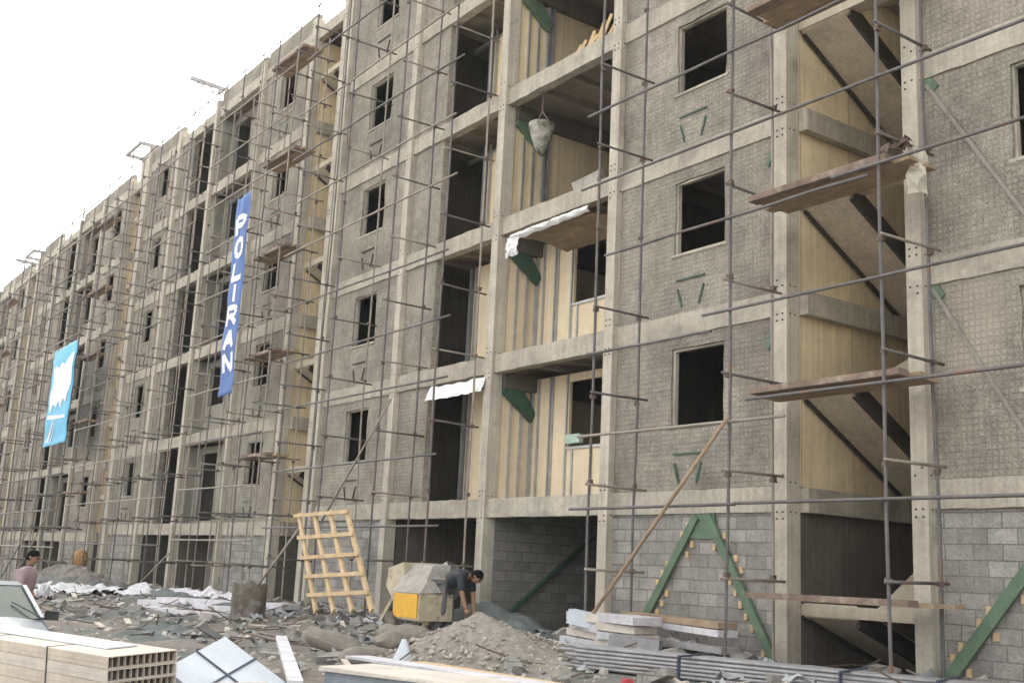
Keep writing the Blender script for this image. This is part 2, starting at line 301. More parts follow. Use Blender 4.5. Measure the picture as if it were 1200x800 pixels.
# ---------------------------------------------------------------- buildings
BT, BH = .38, 3.0
def Lb(k, dz): return 2.6 + 3 * (k - 1) + dz
def building(label, cols, bays, dz, roofz=True, first=False, parapet=(), extra_left=None):
    """cols: column x from right to left; bays: kind of each bay, right to left"""
    T = thing('apartment_building', label, 'building', ((cols[0] + cols[-1]) / 2, 4.5, gz(cols[0], 1)))
    allx = sorted(set(cols)); x_l, x_r = min(allx), max(allx); top = Lb(6, dz) + BT
    drop = -1.0
    for ci, x in enumerate(cols):
        if first and ci == 0: continue
        mb = MB(); mb.box(x - .125, x + .125, -.14, .15, drop, top + .32, .006)
        mb.m2 = len(mb.f)
        # bolt holes of the beam splices, a dark ring of studs at every floor
        if x > -30:
            b = mb
            for k in range(1, 7):
                for dx in (-.06, .05):
                    for dzz in (-.12, -.02, .42, .52): b.box(x + dx - .012, x + dx + .012, -.151, -.132, Lb(k, dz) + dzz, Lb(k, dz) + dzz + .022) if random.random() < .85 else 0
                    for dzz in (-.02, .42): b.box(x + .115, x + .134, dx - .012, dx + .012, Lb(k, dz) + dzz, Lb(k, dz) + dzz + .022)
        mb.build('column', col_m, T, m2=void_m)
    pairs = list(zip(cols, cols[1:]))
    for bi, ((xr, xl), kind) in enumerate(zip(pairs, bays)):
        a, b = xl + .125, xr - .125
        for k in range(1, 7):
            z = Lb(k, dz)
            if kind == 'S' and k < 6: continue      # the stair bay has cross beams only
            y0 = -.06 if kind in ('B', 'A') else -.035
            rough_beam(MB(), a, b, y0, .16, z, z + BT).build('floor_beam', beam_m, T)
        for k in range(0, 6):
            z0 = Lb(k, dz) + BT if k else drop; z1 = Lb(k + 1, dz)
            mid = Lb(k, dz)
            near = xr > -30
            if kind in ('W1', 'W2'):
                if k == 0:
                    rough_panel(MB(), a, b, z0, z1, .02, .18, None, .006, .8).build('block_wall', block_m, T)
                else:
                    # opening seen from the stair side: 1.27 m from the stair column
                    hx = (xl + 1.45, xl + 2.66) if kind == 'W2R' else None
                    if kind == 'W2': h0 = (xr - 2.5, xr - 1.3)
                    else: h0 = (xl + 1.42, xl + 2.62)
                    if kind == 'W1' and first and bi == 1: pass
                    hole = (h0[0], h0[1], mid + 1.45, mid + 2.78)
                    wl = rough_panel(MB(), a, b, z0, z1, .0, .17, hole).build('wall', plaster, T)
                    fr = MB(); x0, x1, zz0, zz1 = hole
                    fr.box(x0 - .02, x0 + .035, .05, .13, zz0, zz1).box(x1 - .035, x1 + .02, .05, .13, zz0, zz1)
                    fr.box(x0 + .035, x1 - .035, .05, .13, zz1 - .035, zz1 + .02).box(x0 - .05, x1 + .05, -.022, .14, zz0 - .035, zz0 + .012)
                    fr.build('window_frame', beam_m, wl)
                    # brace gusset showing through the render just above the beam
                    gx = (xl + xr) / 2 - .05
                    g = MB(); g.prism([(gx - .34, -.03, mid + BT + .62), (gx + .34, -.03, mid + BT + .62), (gx + .34, -.03, mid + BT + .59), (gx - .34, -.03, mid + BT + .59)], (0, .02, 0))
                    g.obox((gx - .31, -.016, mid + BT + .45), (gx - .20, -.016, mid + BT + .12), .035, .02, (0, 1, 0)).obox((gx + .31, -.016, mid + BT + .45), (gx + .2, -.016, mid + BT + .12), .035, .02, (0, 1, 0))
                    g.build('brace_plate', dgreen if kind == 'W2' and near else void_m, T)
            elif kind == 'A':
                if k == 0: continue
                sx = xl + 1.45
                rough_panel(MB(), a, sx, z0, z1, .0, .2).build('wall', plaster, T)
                if first:
                    rr = MB(); rr.box(xr - (2.45 if k < 3 else 2.15), xr - .15, 1.0, 1.06, z0, z1 - (.25 if k > 2 else .02)); rr.build('partition', yellow if k < 3 else yellow_in, T)
                    q0 = 2.55 if k < 3 else 2.25
                    MB().box(xr - q0 - .06, xr - q0 + .02, .95, 1.06, z0, z1 - .02).build('stud', galv, T); MB().box(xr - q0 + .22, xr - q0 + .28, .94, .99, z0, z1 - .02).build('stud', galv, T)
                    if k > 2: MB().box(xl + 1.0, xr - .15, .97, 1.06, z1 - .25, z1 - .18).build('stud_rail', galv, T)
            elif kind == 'B':
                if first:
                    # cross wall on the left axis
                    cw = MB(); cx = xl + .06
                    if k == 0:
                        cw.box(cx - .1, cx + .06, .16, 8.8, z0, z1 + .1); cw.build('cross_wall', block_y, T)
                        br = MB(); br.obox((cx + .14, .4, .6), (cx + .14, 2.7, 2.35), .06, .12, (1, 0, 0)); br.build('cross_brace', dgreen, T)
                    else:
                        cw.box(cx - .06, cx + .0, .16, 1.0, z0, z1 - .02).box(cx - .06, cx, 1.0, 8.8, z0, z1 - .3); cw.build('cross_wall', yellow if k < 3 else yellow_in, T)
                        bm_ = MB(); bm_.box(cx - .02, cx + .17, .16, 8.8, z1 - .3, z1 + .05); bm_.build('cross_beam', dark_in, T)
                        for yy, ww in ((.42, .04), (.68, .05)):
                            MB().box(cx, cx + .05, yy, yy + ww, z0, z1 - .02).build('stud', galv, T)
                        q = MB(); q.box(cx, cx + .09, .93, 1.0, z0, z1 - .3).box(cx, cx + .09, 1.06, 1.12, z0, z1 - .3); q.build('stud', galv, T)
                        kb = MB(); kb.prism([(cx + .06, .17, z1 - .02), (cx + .06, .5, z1 - .02), (cx + .06, 1.02, z1 - .75), (cx + .06, .92, z1 - .95), (cx + .06, .17, z1 - .42)], (.07, 0, 0))
                        kb.build('knee_brace', dgreen if k in (1, 2) else green, T, fix=True)
                        if k in (1, 2):
                            hole = (xl + 1.36, xl + 2.62, mid + 1.48, mid + 2.82)
                            pn = rough_panel(MB(), xl + .06, xr - .1, z0, z1 - .02, 1.0, .07, hole, .0, 3)
                            pn.build('loggia_wall', yellow, T)
                            for sx in (.32, .72, .8, 1.28, 2.66):
                                MB().box(xl + sx, xl + sx + .045, .955, 1.0, z0, z1 - .02).build('stud', galv, T)
                            MB().box(xl + 1.3, xl + 2.7, .96, 1.0, mid + 1.42, mid + 1.47).box(xl + 1.5, xl + 1.54, .96, 1.0, z0, mid + 1.42).box(xl + 2.1, xl + 2.14, .96, 1.0, z0, mid + 1.42).build('sill_rail', galv, T)
                else:
                    if k == 0:
                        rough_panel(MB(), a, b, z0, z1, 1.2, .2, None, .01, .8).build('block_wall', block_m, T)
                    else:
                        hole = (xl + .45, xl + 1.9, mid + (.5 if k % 2 else 1.4), mid + 2.75)
                        rough_panel(MB(), a, b, z0, z1 - .02, .5, .1, hole, .01, .6).build('loggia_wall', plaster_side, T)
                        MB().box(a - .0, a + .07, .16, .5, z0, z1 - .02).build('loggia_cheek', plaster_side, T)
            elif kind == 'S':
                # half landing at the facade, flight falling into the depth to the floor landing
                lz = mid + 1.75 if k else 1.12
                if k > 0 or first:
                    W = (xr - xl - .3) / 2
                    MB().box(a + .0, b - .0, .17, .45, lz, lz + .16).build('half_landing', conc_in, T)
                    fl = MB(); xa = a + .03
                    y0_, y1_ = .2, 2.95; za, zb = lz - .02, (mid + .22 if k else .1)
                    fl.prism([(xa, y0_, za), (xa, y0_, za + .2), (xa, y1_, zb + .2), (xa, y1_, zb)], (W - .1, 0, 0)); fl.build('stair_flight', conc_in, T, fix=True)
                    st = MB()
                    st.obox((xa + .02, y0_ + .05, za - .02), (xa + .02, y1_, zb - .02), .05, .09, (0, 0, 1)); st.obox((xa + W - .1, y0_ + .05, za + .02), (xa + W - .1, y1_, zb + .02), .06, .26, (0, 0, 1))
                    st.build('stringer', void_m, T)
                    up_ = MB(); xb = a + W + .08; zc = Lb(k + 1, dz) + .2
                    if k < 5: up_.prism([(xb, .45, lz), (xb, .45, lz + .16), (xb, 2.95, zc), (xb, 2.95, zc - .18)], (W - .1, 0, 0)); up_.build('stair_flight', conc_in, T, fix=True)
                if k:
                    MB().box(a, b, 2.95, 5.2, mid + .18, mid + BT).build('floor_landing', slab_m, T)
                    for sx, e in ((a + .0, 1), (b - .16, 1)):
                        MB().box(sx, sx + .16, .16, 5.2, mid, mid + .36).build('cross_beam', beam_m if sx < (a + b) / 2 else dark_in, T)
                MB().box(a - .12, a - .02, .16, 5.2, z0 if k else drop, z1 + (BT if k < 5 else 0)).build('stair_wall', yellow_in if k else dark_in, T)
                MB().box(b + .02, b + .12, .16, 5.2, z0 if k else drop, z1 + (BT if k < 5 else 0)).build('stair_wall', yellow_in if k else dark_in, T)
                if k == 0:
                    MB().box(a, a + .45, 3.3, 3.5, drop, 2.5).box(a + .45, a + .55, 3.2, 3.45, drop, 2.33).box(a + .55, b, 3.2, 3.45, 2.23, 2.33).build('rear_door_frame', plank_u, T)
                else:
                    MB().box(a, b, 5.2, 5.3, z0, z1 + BT).build('stair_rear_wall', dark_in if k % 2 else conc_in, T)
        # interiors
        if kind != 'S':
            for k in range(1, 7):
                z = Lb(k, dz); s_ = MB(); s_.box(xl, xr, .165, 9, z + .2, z + BT - .004)
                if near_enough(xr):
                    nrib = 3
                    for r_ in range(1, nrib + 1):
                        rx = xl + (xr - xl) * r_ / (nrib + 1); s_.box(rx - .06, rx + .06, .17, 9, z + .08, z + .199)
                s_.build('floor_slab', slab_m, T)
        if bi < len(pairs) - 1 or True:
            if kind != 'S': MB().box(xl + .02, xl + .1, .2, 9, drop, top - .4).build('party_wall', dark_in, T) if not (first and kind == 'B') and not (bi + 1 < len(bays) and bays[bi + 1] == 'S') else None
    # roof, rear and end walls
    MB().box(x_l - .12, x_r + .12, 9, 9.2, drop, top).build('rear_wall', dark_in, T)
    MB().box(x_r + .0, x_r + .1, .17, 9, drop, top - .02).build('end_wall', plaster_side, T)
    MB().box(x_l - .1, x_l, .17, 9, drop, top - .02).build('end_wall', plaster_side, T)
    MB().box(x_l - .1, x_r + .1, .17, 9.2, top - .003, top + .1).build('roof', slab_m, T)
    for bi, ((xr, xl), kind) in enumerate(zip(pairs, bays)):
        if kind in ('W1', 'W2', 'B'):
            rough_panel(MB(), xl + .14, xr - .14, top + .0, top + .62, .0, .18, None, .02, .35).build('parapet', plaster, T)
    return T
def near_enough(x): return x > -30

B1 = building('nearest block of the unfinished apartment row, with the tall open stairwell and yellow loggias', [-.8, -4.8, -8.8, -11.15, -15.2, -19.05, -23.1, -27.1],
              ['A', 'W1', 'S', 'W2', 'B', 'A', 'W1'], 0, first=True)
B2 = building('second block of the row, stepped lower, behind the dark blue lettered banner', [-27.15 - .3, -29.6, -33.5, -37.7, -41.6, -45.5], ['S', 'W2', 'B', 'A', 'W1'], -.38)
B3 = building('third block of the row, hung with the pale sky-blue banner', [-45.8, -47.9, -51.9, -56.0, -60.0, -63.9], ['S', 'W2', 'B', 'A', 'W1'], -.68)
B4 = building('farthest visible block of the row at the left edge of the photo', [-64.2, -66.4, -70.4, -74.5, -78.5, -82.5], ['S', 'W2', 'B', 'A', 'W1'], -1.0)

# chevron braces of the block walls and plastered brace in the right bay
def brace_mb(mb, p, q, w_=.14): mb.obox(p, q, .05, w_, (0, 0, 1)); return mb
br = MB(); brace_mb(br, (-12.98, -.045, 2.55), (-14.45, -.045, .45)); br.build('chevron_brace', green, B1)
br = MB(); brace_mb(br, (-12.72, -.045, 2.55), (-11.36, -.045, .45)); br.build('chevron_brace', green, B1)
MB().prism([(-13.1, -.03, 2.59), (-12.6, -.03, 2.59), (-12.55, -.03, 2.2), (-13.2, -.03, 2.2)], (0, .04, 0)).build('gusset_plate', green, B1)
br = MB(); brace_mb(br, (-6.85, -.045, 2.55), (-8.62, -.045, .35), .16); br.build('chevron_brace', green, B1)
for k, (za, zb) in enumerate(((5.55, 3.2), (8.5, 6.2), (11.4, 9.3))):
    MB().obox((-8.6, -.018, za), (-7.2, -.018, zb), .03, .05, (0, 0, 1)).build('plastered_brace', plaster_side, B1)
for k in range(2, 6):
    z = Lb(k, 0)
    MB().prism([(-8.66, -.03, z - .01), (-8.52, -.03, z - .01), (-8.42, -.03, z - .16), (-8.5, -.03, z - .24), (-8.66, -.03, z - .12)], (0, .03, 0)).build('gusset_plate', green, B1, fix=True)
    MB().obox((-11.29, -.03, z - .08), (-11.5, -.03, z - .5), .04, .07).build('brace_stub', green, B1)
# pale brick wedges packed beside the braces
for (x0, z0, x1, z1, n) in ((-12.98, 2.5, -14.45, .45, 13), (-12.72, 2.5, -11.36, .45, 12), (-6.85, 2.5, -8.62, .35, 14)):
    for i in range(n):
        t = (i + .5) / n; s_ = random.choice((-1, 1)); x = x0 + (x1 - x0) * t + s_ * .17; z = z0 + (z1 - z0) * t
        MB().box(x - .035, x + .035, -.018, .05, z - .05, z + .05, .008).build('brick_wedge', wood, B1)

# ---------------------------------------------------------------- scaffolds
def wob(p, q, n=5, a=.02):
    p, q = Vector(p), Vector(q); s = random.uniform(0, 50)
    return [p.lerp(q, i / n) + Vector((nz(s, i * .7), nz(s + 9, i * .7), 0)) * a for i in range(n + 1)]
def scaffold(label, xs, ztop, ledgers, zl, slope=0, braces=(), rad=.0235, fy=-1.3, by=-.36, zdrop=0, group=None):
    T = thing('scaffold', label, 'scaffold', (sum(xs) / len(xs), fy, gz(xs[0], -1)))
    for i, x in enumerate(xs):
        for y, mm in ((fy, tube_m if xs[0] > -25 or i % 2 else tube_l), (by, tube_l if xs[0] < -25 or not i % 2 else tube_m)):
            x_ = x + random.uniform(-.05, .05); zt = ztop + random.uniform(-.5, .5)
            cb = MB().tube(wob((x_, y, gz(x, y) - .05), (x_ + random.uniform(-.08, .08), y, zt), 8, .035), rad, 8); cb.m2 = len(cb.f)
            if x > -50:
                for z in zl:
                    cb.box(x_ - .036, x_ + .036, y - .036, y + .036, z - .03, z + .035, .01)
            cb.build('standard', mm, T, False, m2=clamp_m)
    for z in zl:
        for x in xs:
            if random.random() < .06: continue
            dz_ = random.uniform(-.06, .06)
            MB().tube(wob((x + .03, fy - random.uniform(.08, .15), z + dz_), (x + .03 + random.uniform(-.05, .05), -.16, z + dz_ + random.uniform(-.03, .03)), 2, .01), rad * .92, 8).build('transom', random.choice((tube_m, tube_l, tube_m)), T, True)
    for (z, a, b) in ledgers:
        n = max(1, round(abs(b - a) / 7)); mb = MB().tube(wob((a, fy - .055, z), (b, fy - .055, z + slope + random.uniform(-.05, .05)), 6, .04), rad, 8)
        mb.build('ledger', random.choice((tube_m, tube_m, tube_m, tube_l) if xs[0] > -25 else (tube_m, tube_l, tube_l)), T, True)
    for p, q in braces: MB().tube([p, q], rad, 8).build('brace', tube_l, T, True)
    return T
ZL = [1.64, 3.04, 4.46, 5.94, 7.4, 8.87, 10.33, 11.8, 13.2, 14.7]
scaffold('tall tube scaffold in front of the nearest open stairwell', [-5.7, -8.43, -11.13, -14.13], 16.5,
         [(2.6, -14.6, -10.9), (2.62, -10.9, -2.2), (3.8, -14.5, -10.0), (4.07, -10.7, -2.5), (5.18, -14.3, -11.4), (5.42, -11.6, -2.4), (6.83, -13.9, -8.6), (6.95, -9.2, -2.6),
          (8.17, -14.6, -2.4), (9.52, -14.5, -7.9), (11.0, -11.4, -2.4), (12.4, -14.5, -5)], ZL, braces=())
scaffold('tube scaffold left of the yellow loggias, across the narrow window column', [-19.26, -21.5, -24.15, -26.7], 19.5,
         [(2.33, -27.2, -18.7), (3.75, -27.0, -18.9), (5.35, -27.3, -18.7), (6.57, -27.2, -18.7), (8.05, -27.2, -19), (9.6, -27.4, -18.8), (11.0, -27.2, -19), (12.36, -27.4, -18.8), (13.6, -27.2, -18.9), (15.2, -27, -19), (16.7, -27, -19)],
         ZL + [16.1, 17.6], braces=[((-20.85, -1.4, 5.05), (-23.7, -1.4, 2.5))])
scaffold('tube scaffold between the second block stairwell and the dark blue banner', [-27.9, -29.3, -30.6, -32.0, -33.4], 17.0,
         [(z, -34.0, -27.9) for z in (2.0, 3.5, 4.9, 6.4, 8.0, 9.4, 11.0, 12.5, 14.0, 15.4, 16.6)], [z - .3 for z in ZL + [16.1]])
scaffold('tube scaffold on the left half of the second block', [-35.2, -36.6, -38.2, -40.0, -41.8, -43.6, -45.2, -46.6], 16.9,
         [(z, -47.2, -35.0) for z in (1.8, 3.3, 4.8, 6.3, 7.9, 9.4, 10.9, 12.4, 13.9, 15.3, 16.6)], [z - .35 for z in ZL + [16.1]], braces=[((-33.6, -1.42, 1.7), (-36.9, -1.42, .4)), ])
scaffold('distant tube scaffold on the third block around the sky-blue banner', [-48.6 - 1.9 * i for i in range(8)], 16.5,
         [(z, -62.6, -48.0) for z in (1.6, 3.1, 4.6, 6.1, 7.6, 9.1, 10.6, 12.1, 13.6, 15.1, 16.4)], [z - .6 for z in ZL + [16.1]], rad=.032, braces=[((-52.0, -1.42, 2.6), (-56.5, -1.42, .2)), ((-49.5, -1.42, 3.0), (-53.5, -1.42, .3))])
scaffold('farthest tube scaffold at the left edge of the photo', [-64.8 - 2.7 * i for i in range(7)], 16.1,
         [(z, -81.5, -64.0) for z in (1.4, 2.9, 4.4, 5.9, 7.4, 8.9, 10.4, 11.9, 13.4, 14.9)], [z - .9 for z in ZL + [16.1]], rad=.034)

# loose leaning poles
single(MB().tube([(-10.98, -1.42, 3.85), (-14.35, -1.6, .22)], .03, 8), 'scaffold_pole', plank_u, 'long brownish pole leaning diagonally against the nearest scaffold above the pipe bundle', 'pole', smooth=True)
single(MB().tube([(-24.5, -1.55, 2.35), (-26.6, -1.9, .45)], .03, 8), 'scaffold_pole', tube_l, 'pale pole leaning left of the wooden lattice', 'pole', smooth=True)

# scaffold decks
def deck(x0, x1, z, name, n=4, m_=plank_m):
    w_ = .2
    for i in range(n):
        y = -1.2 + i * (w_ + .015); dx = random.uniform(-.12, .12)
        b_ = MB(); th = .05
        z_ = z + random.uniform(0, .01)
        b_.box(x0 + dx, x1 + dx, y, y + w_, z_, z_ + th, .006)
        if i == 0: b_.v = []; b_.f = []; b_.box(x0 + .06, x1 - .12, y, y + w_, z_, z_ + .085, .006)
        single(b_, 'scaffold_plank', m_ if i == 0 else plank_u, ('outermost', 'second outermost', 'second innermost', 'innermost')[i + (4 - n if i == n - 1 else 0)] + ' of the ' + name, 'plank', group=name)
deck(-10.95, -8.35, 10.12, 'rust-brown boards of the top deck across the nearest stairwell')
deck(-10.9, -8.35, 7.05, 'rust-brown boards of the deck under the rag at the nearest stairwell')
deck(-10.85, -8.2, 4.17, 'rust-brown boards of the deck at the middle of the nearest stairwell')
deck(-10.9, -8.15, 1.34, 'mud-crusted boards of the lowest deck across the nearest stairwell')
lv = ['lowest', 'second lowest', 'middle', 'second highest', 'highest']
for i, z in enumerate((4.25, 7.1, 10.05, 12.9, 16.0)): deck(-30.1, -27.7, z, 'boards of the %s deck across the second block stairwell' % lv[i], 3)
for i, z in enumerate((3.8, 6.65, 9.4, 12.2, 15.2)): deck(-48.4, -45.9, z, 'boards of the %s deck across the third block stairwell' % lv[i], 2)
for i, z in enumerate((3.4, 6.2, 9.0, 11.9, 14.8)): deck(-66.9, -64.3, z, 'boards of the %s deck across the farthest stairwell' % lv[i], 2)

# ---------------------------------------------------------------- banners
def banner(name, label, x0, x1, z0, z1, m_, lean=0, wav=.07, y=-1.45):
    def fn(u, v):
        x = x0 + (x1 - x0) * u + lean * v; z = z0 + (z1 - z0) * v + (u - .5) * .0
        return (x + nz(v * 5, 3) * wav * .6, y + nz(u * 2.3 + 5, v * 6) * wav, z + (nz(u * 3, v * 2, 8) * .05))
    mb = MB().grid(fn, 10, 44); T = thing(name, label, 'banner', ((x0 + x1) / 2, y, z0))
    o = mb.build('cloth', m_, T, True); md = o.modifiers.new('s', 'SOLIDIFY'); md.thickness = .006
    return T, fn
T, fn = banner('banner', 'long dark blue vertical banner with white capital letters hanging from the scaffold', -31.1, -30.05, 6.1, 12.15, ban_b)
FONT = {'P': ('1110', '1001', '1001', '1110', '1000', '1000'), 'O': ('0110', '1001', '1001', '1001', '1001', '0110'), 'L': ('1000',) * 5 + ('1111',),
        'I': ('0110',) * 6, 'R': ('1110', '1001', '1001', '1110', '1010', '1001'), 'A': ('0110', '1001', '1001', '1111', '1001', '1001'), 'N': ('1001', '1101', '1101', '1011', '1011', '1001')}
STROKES = {'P': [((0, 0), (0, 1)), ((0, 1), (.75, 1)), ((.75, 1), (1, .78)), ((1, .78), (.75, .5)), ((.75, .5), (0, .5))],
 'O': [((.25, 0), (0, .25)), ((0, .25), (0, .75)), ((0, .75), (.25, 1)), ((.25, 1), (.75, 1)), ((.75, 1), (1, .75)), ((1, .75), (1, .25)), ((1, .25), (.75, 0)), ((.75, 0), (.25, 0))],
 'L': [((0, 1), (0, 0)), ((0, 0), (1, 0))], 'I': [((.5, 1), (.5, 0))],
 'R': [((0, 0), (0, 1)), ((0, 1), (.75, 1)), ((.75, 1), (1, .78)), ((1, .78), (.75, .5)), ((.75, .5), (0, .5)), ((.4, .5), (1, 0))],
 'A': [((0, 0), (.5, 1)), ((.5, 1), (1, 0)), ((.2, .38), (.8, .38))], 'N': [((0, 0), (0, 1)), ((0, 1), (1, 0)), ((1, 0), (1, 1))]}
for i, ch in enumerate('POLIRAN'):
    v1 = .885 - i * .114; hh = .084; let = MB()
    for (a, b) in STROKES[ch]:
        for s_ in range(6):
            def P_(t, off):
                x = a[0] + (b[0] - a[0]) * t; z = a[1] + (b[1] - a[1]) * t
                dx, dz = (b[0] - a[0]) * .46, (b[1] - a[1]) * hh * 6.05; l = math.hypot(dx, dz); nx, nz_ = -dz / l * off, dx / l * off
                u = .22 + x * .56 + nx; v = v1 - hh + z * hh + nz_ / 6.05; p = fn(u, v); return (p[0], p[1] - .012, p[2])
            t0, t1 = s_ / 6 - .02, (s_ + 1) / 6 + .02; c = len(let.v)
            let.v += [P_(t0, -.085), P_(t1, -.085), P_(t1, .085), P_(t0, .085)]; let.f.append((c, c + 1, c + 2, c + 3))
    let.build('letter', ban_w, T)

T, fn = banner('banner', 'sky-blue banner with a ragged white patch hanging on the third block', -51.75, -48.0, 5.9, 10.2, ban_c, lean=0, wav=.07)
pt = MB(); pts = [(.10, .80), (.2, .83), (.3, .79), (.45, .84), (.58, .80), (.72, .86), (.92, .90), (.95, .75), (.93, .60), (.86, .48), (.8, .40), (.68, .45), (.6, .36), (.5, .44), (.42, .38), (.3, .42), (.18, .34), (.10, .45), (.12, .6)]
cen = (.5, .62)
def sub(fn_, tri, n=5):
    c = len(pt.v); idx = {}
    for i in range(n + 1):
        for k in range(n + 1 - i):
            a, b = i / n, k / n; u = tri[0][0] * (1 - a - b) + tri[1][0] * a + tri[2][0] * b; v = tri[0][1] * (1 - a - b) + tri[1][1] * a + tri[2][1] * b
            p = fn_(u, v); idx[i, k] = len(pt.v); pt.v.append((p[0], p[1] - .02, p[2]))
    for i in range(n):
        for k in range(n - i):
            pt.f.append((idx[i, k], idx[i + 1, k], idx[i, k + 1]))
            if i + k < n - 1: pt.f.append((idx[i + 1, k], idx[i + 1, k + 1], idx[i, k + 1]))
for i in range(len(pts)): sub(fn, (cen, pts[i], pts[(i + 1) % len(pts)]))
for tri in (((.10, .04), (.20, .04), (.52, .36)), ((.25, .03), (.30, .03), (.60, .36)), ((.12, .28), (.14, .32), (.9, .27)), ((.12, .28), (.9, .24), (.9, .27))): sub(fn, tri)
pt.build('white_patch', ban_w, T)

# ---------------------------------------------------------------- roof gear
def hoist(x, z, zr, label, s=1.0):
    T = thing('roof_hoist', label, 'hoist', (x, .5, zr))
    MB().obox((x, 1.4, z - .1), (x, -1.0 * s, z + .02), .12, .14).build('jib', pipe_m, T)
    MB().tube([(x, .55, zr), (x, .55, z - .06)], .035).build('mast', pipe_m, T)
    MB().tube([(x, 1.2, zr), (x, 1.2, z - .1)], .03).build('mast', pipe_m, T)
    mb = MB(); random.seed(int(abs(x))); P = [(x, -.7 * s, z - .05)]
    for i in range(16): P.append((x + random.uniform(-.15, .15), -.75 * s + i * .07, z - .08 - random.uniform(.0, .42) * (1 if i % 2 else .2)))
    mb.tube(P, .04, 5).build('winch_cable', pipe_m, T)
    MB().tube([(x, -.25, z - .1), (x, -.27, z - 2.1)], .009, 5).build('rope', tube_l, T)
    MB().tube([(x, .1, z - .1), (x, .08, z - 1.4)], .009, 5).build('rope', tube_l, T)
hoist(-38.4, 18.78, 17.6, 'hoist with thin hanging ropes jutting from the roof of the second block')
hoist(-64.6, 17.1, 17.0, 'faint small hoist jutting from the farthest roof', 1.3)
def roof_frame(x, z0, z1, label, ln=1.9):
    T = thing('roof_frame', label, 'steel frame', (x, .2, z0))
    MB().box(x - .1, x + .1, .1, .3, z0, z1).build('post', col_m, T)
    MB().box(x + ln - .35, x + ln + .05, -.1, .25, z0, z1 + .05).build('post', col_m, T)
    for p, q in (((x, .3, z1), (x, -.6, z1)), ((x, -.6, z1), (x + ln, -.6, z1)), ((x + ln, -.6, z1), (x + ln, .5, z1)), ((x, 0.1, z1 - .08), (x + ln, .1, z1 - .08))):
        MB().obox(p, q, .12, .14).build('ring_bar', pipe_m, T)
roof_frame(-47.3, 17.0, 18.45, 'open steel frame standing on the third block roof edge')
roof_frame(-65.6, 16.6, 17.6, 'small far open steel frame on the roof edge of the farthest block')

# ---------------------------------------------------------------- things on the near loggias
T = thing('metal_duct', 'white bent sheet metal canopy under the third floor beam of the loggia', 'sheet metal', (-16.8, -.3, 7.9))
MB().grid(lambda u, v: (-18.0 + 2.5 * u + .03 * nz(u * 9, v * 3), -.40 - .1 * math.sin(v * 3) + .03 * nz(u * 12, v * 5, 2), 8.34 + .03 * u - .15 * v + .03 * nz(u * 8, v * 3, 5)), 40, 5).build('front_strip', foil, T)
MB().grid(lambda u, v: (-18.12 + .42 * u - .10 * (1 - v) ** 2, -.42 + .05 * nz(u * 5, v * 5) - .06 * math.sin(v * 3), 8.28 - .42 * (1 - v) + .04 * nz(u * 4, v * 4, 4)), 12, 12).build('bent_end', foil, T)
MB().grid(lambda u, v: (-17.75 + 2.2 * u, -.36 + 1.2 * v, 8.2 + .02 * u + .05 * math.sin(v * 4) + .04 * nz(u * 6, v * 4, 8)), 20, 10).build('underside', plank_u, T)
single(MB().grid(lambda u, v: (-21.4 + 2.3 * u, -.12 - .05 * math.sin(u * 9) - .12 * v, 5.52 - .32 * v + .05 * nz(u * 7, v * 3)), 20, 5), 'plastic_sheet', foil, 'crumpled white sheet hanging under the beam left of the tall concrete column', 'sheet', fix=False)
T = thing('chain_bucket', 'dirty white bucket hanging from a chain in the upper yellow loggia', 'bucket', (-17.8, .05, 10.15))
MB().tube([(-17.8, .05, 10.15), (-17.8, .05, 10.3), (-17.8, .05, 10.7), (-17.8, .05, 10.82)], [.06, .14, .27, .28], 12).build('bucket_body', bucket_m, T, True)
MB().tube([(-18.05, .05, 10.8), (-17.8, .05, 11.1), (-17.8, .06, 11.58), (-17.79, .05, 11.1), (-17.55, .05, 10.8)], .02, 5).build('chain', clamp_m, T)
single(MB().prism([(-16.75, .2, 9.0), (-16.15, .2, 9.0), (-16.0, .2, 9.36), (-16.9, .2, 9.3)], (0, .5, .05)), 'mortar_tub', drum_m, 'grey mortar tub lying on the loggia floor below the hanging bucket', 'tub', fix=True)
sc_ = MB()
for i in range(9):
    x = -17.1 + i * .14; sc_.obox((x, .25, 12.0), (x + random.uniform(.1, .5), .35, 12.25 + random.uniform(.15, .5)), .03, .07)
single(sc_, 'timber_offcuts', wood, 'loose pile of timber offcuts on the topmost visible loggia floor', 'offcuts', kind='stuff')
single(MB().box(-17.6, -17.15, .85, .95, 4.12, 4.3), 'foam_block', mint, 'small mint green foam block on the sill of the lower loggia window', 'foam block')
rg = MB().grid(lambda u, v: (-8.45 + .13 * math.sin(u * 3) + .12 * nz(u * 3, v * 4), -.75 + .35 * u + .1 * nz(v * 4, u * 3, 2), 7.35 - .62 * v - .1 * abs(u - .5)), 8, 8)
single(rg, 'cloth_rag', rag_m, 'off-white torn rag hanging from the scaffold beside the nearest stairwell', 'rag')
bl = MB().grid(lambda u, v: (-8.75 + .5 * u, -.95 + .2 * nz(u * 3, v * 3), 7.25 + .22 * nz(u * 4, v * 3) + .1 * v), 8, 6)
single(bl, 'rope_tangle', clamp_m, 'tangled brown rope bundle on the deck beside the hanging rag', 'rope')

